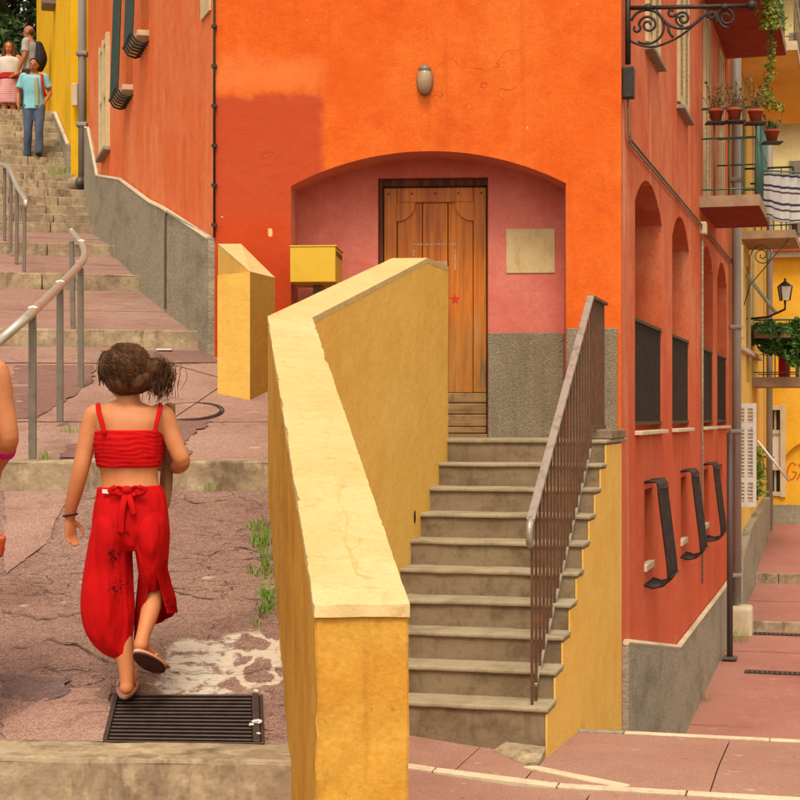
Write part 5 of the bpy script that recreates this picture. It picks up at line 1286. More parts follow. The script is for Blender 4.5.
def grass_tuft(bm, p, n, h, spread, rnd):
    for _ in range(n):
        b = Vector(p) + Vector((rnd.gauss(0, spread), rnd.gauss(0, spread), -.005)); d = Vector((rnd.gauss(0, .28), rnd.gauss(0, .4), 1)).normalized(); L = h * rnd.uniform(.4, 1.25); s_ = Vector((rnd.gauss(0, 1), rnd.gauss(0, 1), 0)).normalized() * .0027
        m_ = b + d * L * .6; e = b + d * L + Vector((d.x, d.y, -.1)) * L * .5
        v = [bm.verts.new(q) for q in (b - s_, b + s_, m_ + s_ * .8, m_ - s_ * .8, e)]; bm.faces.new(v[:4]); bm.faces.new((v[3], v[2], v[4]))
def wallx(Y): return 0.2295 - 0.1105 * Y - .02
rnd = random.Random(3); bm = bmesh.new()
def rz0(x, Y):
    P = ramps[0]; lo, hi = 0., 1.
    for _ in range(30):
        m_ = (lo + hi) / 2
        if P(1, m_).y < Y: lo = m_
        else: hi = m_
    return P(1, lo).z
for k in range(44):
    Y = 6.55 + 1.45 * rnd.random() ** .8; grass_tuft(bm, (wallx(Y) - abs(rnd.gauss(0, .035)), Y, rz0(0, Y)), 10, .065 if Y > 6.7 else .04, .012, rnd)
tag(mkbm('grass', bm, m_grass, None), 'green grass growing along the foot of the yellow parapet', 'grass', kind='stuff')
for i, (r, px, py_, n, lab) in enumerate(((1, 68, 345, 26, 'small weed at the foot of the third kerb beside the handrail'), (1, 40, 459, 22, 'small weed by the near handrail post'), (0, 211, 488, 26, 'small weed sprouting at the foot of the second kerb'), (1, 70, 432, 14, 'tiny weed in a paving crack behind the girl'))):
    bm = bmesh.new(); grass_tuft(bm, on_ramp(r, px, py_), n + 10, .06, .03, rnd); tag(mkbm('weed', bm, m_grass, None), lab, 'weed', 'weeds in the paving')
bm = bmesh.new(); grass_tuft(bm, W(57, 174, 23.6), 90, .16, .10, rnd); tag(mkbm('weed', bm, m_grass, None), 'grassy weed on the upper stairs below the yellow house', 'weed', 'weeds in the paving')
bm = bmesh.new(); grass_tuft(bm, WR.pt(WR.at_y(17.9), EYE - 3.17, -.07), 24, .14, .04, rnd); tag(mkbm('weed', bm, m_grass, None), 'small weed at the foot of the grey plinth in the alley', 'weed', 'weeds in the paving')
bm = bmesh.new(); grass_tuft(bm, WR.pt(WR.at_y(21.7), EYE - 3.03, -.12), 80, .3, .10, rnd); tag(mkbm('weed', bm, m_grass, None), 'tall weeds beside the downpipe foot in the alley', 'weed', 'weeds in the paving')
# potted plants on the balcony rail
def pot(px, py, Y, lab, kind):
    t = thing('potted_plant', lab, 'potted plant', W(px, py, Y), 'pots on the balcony rail'); c_ = W(px, py, Y); bm = bmesh.new()
    lathe(bm, c_, [(.055, 0), (.08, .11), (.09, .11), (.09, .14), (.075, .14)], 14); mkbm('pot', bm, m_terracotta, t, True)
    box('saucer', c_ - Vector((0, 0, .012)), (.11, .10, .008), m_blackiron, t)
    rnd = random.Random(int(px)); bm = bmesh.new(); sp = []
    for _ in range(26):
        a = c_ + Vector((rnd.uniform(-.05, .05), rnd.uniform(-.05, .05), .12)); d = Vector((rnd.gauss(0, .35), rnd.gauss(0, .35), 1)) * rnd.uniform(.12, .36) * (1 if kind else .6); add_tube(bm, [a, a + d * .5 + Vector((rnd.gauss(0, .02), 0, 0)), a + d], [.004, .003, .002], 4)
        sp += [a + d * rnd.uniform(.3, 1.05) for _ in range(5)]
    mkbm('stems', bm, m_dry, t); leaves('leaves', sp, .045, m_dry if kind else m_leafg, t, int(px))
pot(716, 122, 18.15, 'terracotta pot of dry stems on the balcony rail, nearest the wall', 1); pot(734.5, 121, 18.05, 'terracotta pot of dry stems in the middle of the balcony rail', 1)
pot(755.5, 122.5, 17.95, 'terracotta pot of dry stems at the outer end of the balcony rail', 1); pot(772, 142, 18.7, 'small terracotta pot hung lowest beside the striped towel', 0)
iv = thing('hanging_ivy', 'yellow green ivy trailing from the upper balcony', 'ivy', W(768, 10, 18.9)); rnd = random.Random(8); sp = []
for _ in range(700): sp.append(W(767 + rnd.gauss(4, 6), rnd.uniform(-20, 30) , 18.4 + rnd.gauss(0, .12)))
path = [W(771, 25, 18.5), W(772, 50, 18.5), W(770, 70, 18.5), W(766, 90, 18.5), W(768, 102, 18.5), W(781, 107, 18.5)]
for p in catmull(path, 22): sp += [p + Vector((rnd.gauss(0, .03), rnd.gauss(0, .03), rnd.gauss(0, .03))) for _ in range(3)]
leaves('leaves', sp, .055, m_ivy, iv, 8, asp=1.5); tube('stem', catmull(path, 4), .006, m_dry, iv, 5)
bp = thing('balcony_plants', 'big leafy fern plants spilling over the green balcony in the alley', 'plants', W(780, 340, 26.8)); rnd = random.Random(11); sp = []
bm = bmesh.new()
for _ in range(75):
    a = W(rnd.uniform(762, 806), 352, 26.4 + rnd.gauss(0, .1)); d = Vector((rnd.gauss(0, .55), rnd.gauss(0, .3), .55)) * rnd.uniform(.5, 1.05); pts = [a, a + d * .5 + Vector((0, 0, .10)), a + d * .9 + Vector((0, 0, -.02)), a + d * 1.15 - Vector((0, 0, .18))]
    q = catmull(pts, 5); add_tube(bm, q, .005, 4); sp += [p + Vector((rnd.gauss(0, .035), rnd.gauss(0, .03), rnd.gauss(0, .03))) for p in q for _ in range(3)]
for _ in range(600): sp.append(W(798 + rnd.gauss(0, 6), rnd.uniform(330, 366), 26.2 + rnd.gauss(0, .1)))
mkbm('stems', bm, m_leafg, bp); leaves('leaves', sp, .11, m_leafg, bp, 12)
box('planter', W(771, 334, 26.2), (.30, .10, .07), m_slabedge, bp, bevel=.01); 
tag(box('red_cloth', W(784, 366, 26.6), (.085, .02, .20), M('red_fabric', C(190, 24, 24), .8), None, bevel=.01), 'red cloth hanging behind the green balcony railing', 'cloth')
sh2 = thing('alley_shrub', 'yellow green shrub climbing behind the white shutter', 'shrub', W(756, 495, 27)); rnd = random.Random(14)
leaves('leaves', [W(rnd.gauss(756, 4.5), rnd.uniform(446, 496), 26.2 + rnd.gauss(0, .15)) for _ in range(420)], .12, m_ivy, sh2, 14, asp=3); tube('stem', [W(757, 500, 26.2), W(756, 470, 26.2), W(754, 448, 26.2)], .02, m_bark, sh2, 5)
# ------------------------------------------------------------------ people
def skin(n, a, b): return M(n, a, .55, [dict(scale=9, lo=.4, hi=.7, col=b, fac=.5, detail=4)], spec=.3)
m_skin = skin('girl_skin', C(190, 122, 78), C(168, 96, 58)); m_skin2 = skin('tanned_skin', C(168, 104, 70), C(150, 86, 56))
m_hair = M('brown_hair', C(62, 38, 24), .6, [dict(scale=(60, 60, 14), lo=.4, hi=.7, col=C(112, 70, 40), fac=.8, detail=4)], spec=.15)
m_darkhair = M('dark_hair', C(34, 26, 24), .7, [dict(scale=(50, 50, 14), col=C(52, 38, 30), fac=.5)], spec=.1)
def cloth(n, a, b, fold=.5, extra=()): return M(n, a, .85, [dict(scale=6, lo=.4, hi=.7, col=b, fac=.6, detail=4)] + list(extra), [dict(scale=(22, 22, 5), str=fold, dist_m=.012, detail=4), dict(scale=400, str=.15, dist_m=.001)], spec=.15)
def organic(name, build, voxel, mat, parent, it=6, post=None):
    bm = bmesh.new(); build(bm); bmesh.ops.recalc_face_normals(bm, faces=bm.faces)
    me = bpy.data.meshes.new('tmp'); bm.to_mesh(me); bm.free(); o = bpy.data.objects.new('tmp', me); col.objects.link(o)
    r = o.modifiers.new('r', 'REMESH'); r.mode = 'VOXEL'; r.voxel_size = voxel; r.use_smooth_shade = True
    s_ = o.modifiers.new('s', 'SMOOTH'); s_.factor = .5; s_.iterations = it
    dg = bpy.context.evaluated_depsgraph_get(); dg.update(); m2 = bpy.data.meshes.new_from_object(o.evaluated_get(dg)); m2.name = name
    bpy.data.objects.remove(o); m2.materials.clear(); m2.materials.append(mat)
    if post:
        for v in m2.vertices: v.co = post(v.co.copy())
    m2.polygons.foreach_set('use_smooth', [True] * len(m2.polygons))
    return put(bpy.data.objects.new(name, m2), parent)
GY = 5.95; GS = GY / F
def G(px, py, dy=0.0): return W(px, py, GY + dy)
def limb(bm, pts, rad, n=14, sub=4, rb=None, cap=True, **k):
    P = catmull([Vector(p) for p in pts], sub); Rr = catmull([Vector((r, 0, 0)) for r in rad], sub)
    B = None if rb is None else [v.x for v in catmull([Vector((r, 0, 0)) for r in rb], sub)]
    add_tube(bm, P, [v.x for v in Rr], n, rb=B, round_ends=cap, **k)
def rings(bm, rows, n=20, sub=3, cap=True):
    """rows: (py, x0, x1, half depth px, dy)"""
    P = [G((r[1] + r[2]) / 2, r[0], r[4] if len(r) > 4 else 0) for r in rows]
    limb(bm, P, [(r[2] - r[1]) / 2 * GS for r in rows], n, sub, rb=[r[3] * GS for r in rows], ref=X_, cap=cap)
foot = on_ramp(0, 124, 704)
girl = thing('person', 'girl in red cropped top and red wrap trousers walking up, seen from behind', 'person', foot)
def hand(bm, wrist, d, side, palm_n, s_=1.0, curl=.25):
    """relaxed hand: d along the hand, side towards the thumb"""
    d = d.normalized(); side = (side - d * side.dot(d)).normalized(); nrm = palm_n - d * palm_n.dot(d) - side * palm_n.dot(side); nrm.normalize()
    add_tube(bm, [wrist - d * .012 * s_, wrist + d * .02 * s_, wrist + d * .05 * s_, wrist + d * .066 * s_], [.019 * s_, .026 * s_, .030 * s_, .027 * s_], 12, ref=side, rb=[.014 * s_, .013 * s_, .012 * s_, .010 * s_], round_ends=True)
    for k, L in enumerate((.050, .056, .052, .040)):
        b = wrist + d * .062 * s_ + side * (.022 - .0148 * k) * s_; p1 = b + d * L * .45 * s_ + nrm * L * curl * .3 * s_; p2 = p1 + (d * .8 + nrm * curl * 1.6).normalized() * L * .33 * s_; p3 = p2 + (d * .55 + nrm * curl * 2.4).normalized() * L * .28 * s_
        add_tube(bm, [b - d * .012 * s_, b, p1, p2, p3], [.0075 * s_, .0078 * s_, .0072 * s_, .0066 * s_, .0055 * s_], 8, round_ends=True)
    b = wrist + d * .018 * s_ + side * .02 * s_; p1 = b + (d * .6 + side * .75).normalized() * .028 * s_ + nrm * .006 * s_; p2 = p1 + (d * .9 + side * .25 + nrm * .3).normalized() * .026 * s_; p3 = p2 + (d + nrm * .3).normalized() * .016 * s_
    add_tube(bm, [b - side * .01 * s_, b, p1, p2, p3], [.010 * s_, .0105 * s_, .009 * s_, .0078 * s_, .006 * s_], 8, round_ends=True)
hc = G(128, 370, .0); fd = Vector((-.55, .82, -.05)).normalized(); fr = fd.cross(Z_).normalized()
heelL = on_ramp(0, 125, 702) + Vector((0, 0, .052)); upr = Vector((0, .96, .24))
toeL = heelL + upr * .165 + Vector((-.012, 0, 0))
heelR, toeR = G(140, 652, -.10), G(162, 669.5, .055)
def girl_body(bm):
    rings(bm, [(401, 117, 143, 11), (406, 104, 155, 15), (412, 92, 167, 18), (422, 91, 167, 22), (438, 96, 162, 23), (458, 97, 160, 22), (476, 101, 158, 20), (488, 100, 160, 22), (502, 97, 164, 25), (520, 96, 166, 26)], cap=False)
    limb(bm, [G(129, 418, 0), G(128.5, 402, -.005), G(128, 386, .01)], [15 * GS, 12 * GS, 11.5 * GS])
    add_ball(bm, hc, (.080, .092, .094), 18, 12); add_ball(bm, hc + fd * .035 + Vector((0, 0, -.045)), (.060, .062, .062), 14, 10)
    add_ball(bm, hc + fd * .098 + Vector((0, 0, -.025)), (.012, .012, .016), 8, 6); add_ball(bm, hc + fd * .078 + Vector((0, 0, -.072)), (.022, .022, .018), 8, 6)
    for s_ in (-1, 1): add_ball(bm, hc + fr * .080 * s_ + Vector((0, 0, -.02)) + fd * .005, (.012, .018, .026), 8, 6)
    # arms
    limb(bm, [G(101, 413, 0), G(94, 416, 0), G(89, 432, -.005), G(84.5, 452, -.015), G(81, 468, -.022), G(76.5, 486, -.012), G(72, 504, .005), G(70, 515, .02)], [9 * GS, 10.5 * GS, 9.5 * GS, 9 * GS, 8.6 * GS, 8.2 * GS, 6.8 * GS, 5.8 * GS])
    hand(bm, G(70, 518, .022), Vector((.03, .06, -1)), Vector((.65, .7, 0)), Vector((.7, -.65, 0)), .92, .28)
    limb(bm, [G(157, 413, 0), G(164, 416, 0), G(169.5, 430, .0), G(176, 447, -.005), G(182, 461, 0), G(178, 466, .07), G(173, 466, .14), G(170, 466, .18)], [9 * GS, 10.5 * GS, 9.5 * GS, 9 * GS, 8.4 * GS, 8.2 * GS, 7 * GS, 6 * GS])
    hand(bm, G(170, 466, .19), Vector((-.8, .5, .1)), Vector((.1, .3, 1)), Vector((-.5, -.8, 0)), .92, .75)
    # legs
    limb(bm, [G(116, 505), G(113, 540, .0), G(114, 575, .0), G(118, 610, -.005), G(122, 640, -.02), G(126, 665, -.03), G(127, 682, -.04), G(126.5, 688, -.045)], [20 * GS, 18 * GS, 14 * GS, 12 * GS, 11 * GS, 8.5 * GS, 6.8 * GS, 7 * GS])
    add_tube(bm, [heelL + Vector((0, .0, .014)), heelL + upr * .04 + Vector((0, 0, .012)), heelL + upr * .10, toeL], [.024, .027, .032, .026], 12, ref=X_, rb=[.026, .026, .018, .010], round_ends=True)
    for k in range(5): b = toeL + Vector((.024 - .012 * k, 0, 0)); add_tube(bm, [b - upr * .02, b + upr * (.018 - .004 * k)], [.008, .007], 8, round_ends=True)
    limb(bm, [G(145, 505, .0), G(150, 540, .04), G(153.5, 568, .06), G(154, 590, .03), G(150, 612, -.03), G(143.5, 634, -.08), G(141, 645, -.095)], [19 * GS, 16 * GS, 12.5 * GS, 10.5 * GS, 9.5 * GS, 7 * GS, 7.5 * GS])
    d = (toeR - heelR).normalized(); sN = Vector((0, -.62, -.78)); sN = (sN - d * sN.dot(d)).normalized(); sd_ = d.cross(sN)
    add_tube(bm, [heelR - sN * .026, heelR + d * .05 - sN * .024, heelR + d * .12 - sN * .014, toeR - sN * .010], [.025, .027, .032, .026], 12, ref=sd_, rb=[.024, .024, .016, .010], round_ends=True)
    for k in range(5): b = toeR - sN * .01 + sd_ * (.024 - .012 * k); add_tube(bm, [b - d * .02, b + d * .014], [.008, .007], 8, round_ends=True)
organic('body', girl_body, .0046, m_skin, girl, 5)
m_red = cloth('red_crinkle_cotton', C(186, 8, 10), C(160, 4, 8), .55)
xa, za = G(108, 605).x, G(108, 605).z; xb, zb2 = G(131, 542).x, G(131, 542).z
def blot(x0, x1, y0, y1, sc=70, lo=.50): return dict(scale=sc, warp=.8, lo=lo, hi=lo + .03, col=C(44, 8, 12), fac=.88, detail=3, mask=dict(kind='rect', rng=[(0, G(x0, 600).x, G(x1, 600).x), (2, G(0, y1).z, G(0, y0).z)], soft=.01, amp=.045, ns=28))
m_redp = cloth('red_printed_cotton', C(186, 8, 10), C(162, 4, 8), .7, [blot(112, 125, 548, 559), blot(115, 130, 580, 591), blot(114, 127, 559, 580, 90, .60), blot(113, 128, 591, 604, 90, .60), blot(118, 136, 522, 533, 70, .55), blot(167, 176, 600, 607)])
def top_post(v):
    n = mnoise.noise(v * 14); k = math.sin(v.z * 2 * math.pi / .017 + n * 5) * .0016 + mnoise.noise(Vector((v.x * 20, v.y * 20, v.z * 90))) * .0022 + n * .0015; c = Vector((G(129, 450).x, GY, v.z)); d = v - c
    return v + d.normalized() * k
organic('cropped_top', lambda bm: rings(bm, [(430, 94.5, 163, 25.5), (436, 93.5, 164, 26.5), (445, 93.5, 164, 26.5), (456, 94.5, 163, 25.5), (467, 96.5, 161, 24)], cap=False), .005, m_red, girl, 3, top_post)
for pts in ([(104.5, 434, -.092), (101.5, 421, -.084), (98.5, 411, -.060), (98, 404, -.01), (99, 412, .06), (100, 430, .085)], [(154.5, 434, -.092), (157, 421, -.084), (159.5, 411, -.060), (160, 404, -.01), (159, 412, .06), (159, 430, .085)]):
    bm = bmesh.new(); add_tube(bm, catmull([G(*p) for p in pts], 5), .0085, 8, ref=X_, rb=.005); mkbm('strap', bm, m_red, girl, True)
def fold_post(v):
    lo_ = min(1, max(0, (G(0, 500).z - v.z) / .15)); n = (mnoise.noise(Vector((v.x * 22, v.y * 22, v.z * 3))) * .017 + mnoise.noise(Vector((v.x * 46, v.y * 46, v.z * 8))) * .005) * (.25 + .75 * lo_)
    return v + Vector((n * .35, -n, 0))
def trousers(bm):
    rings(bm, [(486, 97, 162, 25.5), (492, 96, 163.5, 27.5), (500, 94.5, 166.5, 30), (515, 92.5, 168.5, 32), (530, 92, 168.5, 31), (542, 99, 163, 26), (550, 112, 152, 18)], cap=False)
    rings(bm, [(505, 99, 128, 22), (520, 94, 131, 29), (534, 91, 132, 30.5), (548, 88, 132, 29), (570, 84, 133, 27), (592, 81, 134, 27, -.005), (612, 81, 135, 26, -.01), (628, 86, 135.5, 23, -.01), (640, 95.5, 135.5, 19, -.012), (648, 106, 135, 15, -.015), (655, 118, 134, 10, -.02)], cap=False)
    rings(bm, [(505, 134, 162, 22), (520, 132, 168, 29), (534, 133.5, 169.5, 31), (548, 135.5, 169, 30, .01), (566, 138, 168, 27, .025), (584, 140, 167, 22, .045)], cap=False)
organic('wrap_trousers', trousers, .0052, m_redp, girl, 4, fold_post)
wr_rows = [(556, 152.5, 13, 13.5, 22, .015), (570, 153, 14, 15, 23, .022), (584, 153, 15, 18.5, 24, .03), (598, 152, 15, 24, 23, .03), (612, 150, 14, 27, 21, .03), (628, 147, 12, 26, 18, .03), (646, 143, 9, 22, 14, .03)]
bm = bmesh.new(); grid_ = {}; NA = 40
for j in range(31):
    t = j / 30
    for i in range(NA + 1):
        s_ = i / NA; hem = 613 + 34 * min(1, max(0, (s_ - .25) / .7)) ** .8          # short at the right, long at the inside
        py = 556 + (hem - 556) * t
        k = 0
        while k < len(wr_rows) - 2 and wr_rows[k + 1][0] < py: k += 1
        A, B = wr_rows[k], wr_rows[k + 1]; u = min(1, max(0, (py - A[0]) / (B[0] - A[0]))); cx, rl, rr, ry, dy = [A[m] + (B[m] - A[m]) * u for m in range(1, 6)]
        gap = math.radians(8 + 62 * min(1, max(0, (py - 566) / 45))); a = -math.pi / 2 + gap * .55 + s_ * (2 * math.pi - gap)
        fx = 1 + .05 * math.sin(a * 7 + py * .05) + .04 * math.sin(a * 13); x = (rr if math.cos(a) > 0 else rl) * math.cos(a) * fx; yy = ry * math.sin(a) * fx * GS + dy
        grid_[i, j] = bm.verts.new(G(cx + x, py, yy))
for j in range(30):
    for i in range(NA): bm.faces.new((grid_[i, j], grid_[i + 1, j], grid_[i + 1, j + 1], grid_[i, j + 1]))
bmesh.ops.solidify(bm, geom=list(bm.faces), thickness=.003)
mkbm('wrap_panel', bm, m_redp, girl, True)
bk = -.115
bm = bmesh.new(); add_ball(bm, G(127, 490, bk), (.024, .016, .016), 12, 8)
for pts, r in (([(126, 491, bk), (117, 487, bk - .012), (110, 491, bk - .008), (118, 494, bk - .004), (126, 491, bk)], .010), ([(128, 491, bk), (137, 487, bk - .012), (145, 490, bk - .008), (137, 495, bk - .004), (128, 491, bk)], .010), ([(126, 493, bk), (123, 505, bk - .014), (121, 520, bk - .012), (121, 532, bk - .006)], .013), ([(128, 493, bk), (131, 503, bk - .014), (134, 514, bk - .014)], .012)):
    add_tube(bm, catmull([G(*p) for p in pts], 5), r, 8, ref=X_, rb=.005, round_ends=True)
mkbm('waist_bow', bm, m_red, girl, True)
box('garment_label', G(107, 491.5, -.098), (.019, .002, .007), m_white, girl, Vector((.93, -.36, -.05)).normalized(), Vector((.36, .93, 0)).normalized(), Z_)
# hair: a cap, a knot at the right and loose strands
bunc = G(156, 370, -.04)
def hair_base(bm):
    add_ball(bm, G(127, 367, -.012), (.090, .103, .091), 18, 12); add_ball(bm, G(124, 378, -.045), (.072, .066, .062), 14, 10); add_ball(bm, G(137, 381, -.045), (.060, .06, .05), 12, 8); add_ball(bm, bunc, (.040, .045, .046), 12, 8); add_ball(bm, G(161, 378, -.04), (.028, .032, .044), 10, 8); add_ball(bm, G(157, 387, -.045), (.018, .022, .034), 10, 8)
    add_ball(bm, G(110, 366, -.01), (.04, .07, .06), 12, 8)
def hair_post(v):
    n = mnoise.noise(v * 18) * .006 + mnoise.noise(v * 45) * .004; return v + (v - hc).normalized() * n
organic('hair', hair_base, .006, m_hair, girl, 4, hair_post)
rnd = random.Random(21); bm = bmesh.new(); hcx = G(127, 367, -.012)
for k in range(900):
    th = rnd.uniform(0, 2 * math.pi); ph = rnd.uniform(-.5, 1.25); d = Vector((math.cos(th) * math.cos(ph), math.sin(th) * math.cos(ph), math.sin(ph)))
    e = (bunc - hcx).normalized() + Vector((rnd.gauss(0, .22), rnd.gauss(0, .22), rnd.gauss(0, .22)))
    pts = []; rj = rnd.uniform(-.01, .03)
    for j in range(7):
        t = j / 6; q = (d * (1 - t) + e.normalized() * t); q = q.normalized() if q.length > .05 else e.normalized()
        pts.append(hcx + Vector((q.x * .092, q.y * .105, q.z * .094)) * (1.0 + rj) + Vector((0, 0, -.02 * math.sin(t * math.pi))))
    add_tube(bm, pts, .0011, 3)
for k in range(330):                                   # loose tail at the right, wisps at the left cheek and crown
    a = bunc + Vector((rnd.gauss(0, .02), rnd.gauss(0, .02), rnd.gauss(0, .02))); s_ = rnd.random()
    if k < 270: pts = [a, a + Vector((.018 + .012 * s_, rnd.gauss(0, .012), .012 * rnd.random())), a + Vector((.026 + .006 * rnd.gauss(0, 1), rnd.gauss(0, .012), -.03)), a + Vector((.014 + .010 * rnd.gauss(0, 1), rnd.gauss(0, .014), -.055 - .04 * s_))]
    elif k < 330: b = G(rnd.uniform(100, 105), rnd.uniform(356, 364), .02 + rnd.gauss(0, .02)); pts = [b + Vector((.02, -.03, .02)), b, b + Vector((-.008 + rnd.gauss(0, .004), 0, -.035)), b + Vector((-.002 + rnd.gauss(0, .007), 0, -.06 - .03 * rnd.random()))]
    else: b = hcx + Vector((rnd.gauss(0, .05), rnd.gauss(0, .04), .092)); pts = [b, b + Vector((rnd.gauss(0, .02), rnd.gauss(0, .02), .012)), b + Vector((rnd.gauss(0, .05), rnd.gauss(0, .04), .008))]
    add_tube(bm, catmull(pts, 4), .0011, 3)
mkbm('hair_strands', bm, m_hair, girl, True)['kind'] = 'stuff'
for s_ in (-1, 1):
    bm = bmesh.new(); add_ball(bm, hc + fd * .082 + fr * .032 * s_ + Vector((0, 0, -.005)), (.011, .011, .008), 10, 8); mkbm('eye', bm, M('eye', C(60, 40, 30), .2), girl, True)
bm = bmesh.new(); add_tube(bm, [G(70.3, 515, .02) + Vector((.0255 * math.cos(a), .0255 * math.sin(a), .004 * math.cos(a))) for a in [k * math.pi / 12 for k in range(25)]], .004, 6); mkbm('bracelet', bm, m_dark, girl, True)
# flip-flops
m_flip = M('pink_flip_flop', C(206, 150, 130), .7); m_sole = M('brown_sole', C(72, 44, 38), .8, [dict(scale=25, col=C(96, 64, 54), fac=.6)], [dict(kind='wave', scale=60, str=.3, dist_m=.002)])
def sole(heel, d, nrm, mt, mb):
    d = d.normalized(); nrm = (nrm - d * nrm.dot(d)).normalized(); s_ = d.cross(nrm)
    o_ = empty('flip_flop', heel, girl)
    out = []
    for k in range(28):
        a = 2 * math.pi * k / 28; x = math.cos(a); y = math.sin(a); w_ = .042 + .006 * x; out.append(heel + d * (.075 + .108 * x) + s_ * (w_ * y))
    for nm, h0, h1, mm in (('footbed', .0, .010, mt), ('outsole', -.007, -.0005, mb)):
        bm = bmesh.new(); a_ = [bm.verts.new(p + nrm * h0) for p in out]; b_ = [bm.verts.new(p + nrm * h1) for p in out]; bm.faces.new(a_[::-1]); bm.faces.new(b_)
        for k in range(28): j = (k + 1) % 28; bm.faces.new((a_[k], a_[j], b_[j], b_[k]))
        mkbm(nm, bm, mm, o_)
    c = heel + d * .13 + nrm * .008
    for q in (-1, 1): bm = bmesh.new(); add_tube(bm, [c, c - d * .03 + s_ * .022 * q + nrm * .028, c - d * .07 + s_ * .036 * q + nrm * .006], .005, 6, round_ends=True); mkbm('toe_strap', bm, mt, o_, True)
sole(heelL - Vector((0, .022, .022)), upr + Vector((-.07, 0, 0)), Vector((0, -.24, .97)), m_flip, m_sole)
d_ = (toeR - heelR).normalized(); sN = Vector((0, -.62, -.78)); sN = (sN - d_ * sN.dot(d_)).normalized()
sole(heelR + sN * .010, d_, -sN, m_flip, m_sole)
stk = thing('wooden_paddle', 'long narrow wooden paddle tucked under the right arm of the girl in red', 'paddle', G(168, 455, .09))
bm = bmesh.new(); add_tube(bm, catmull([G(170, 405, .075), G(169.5, 425, .08), G(168, 450, .085), G(166.5, 475, .09), G(166, 492, .09), G(166.5, 506, .09)], 4), [v.x for v in catmull([Vector((r * GS, 0, 0)) for r in (5.5, 6, 5.5, 6.5, 6, 3)], 4)], 10, ref=X_, rb=.010, round_ends=True)
mkbm('blade', bm, M('pale_wood', C(150, 108, 66), .6, [dict(scale=(80, 80, 4), col=C(112, 74, 42), fac=.7)]), stk, True)

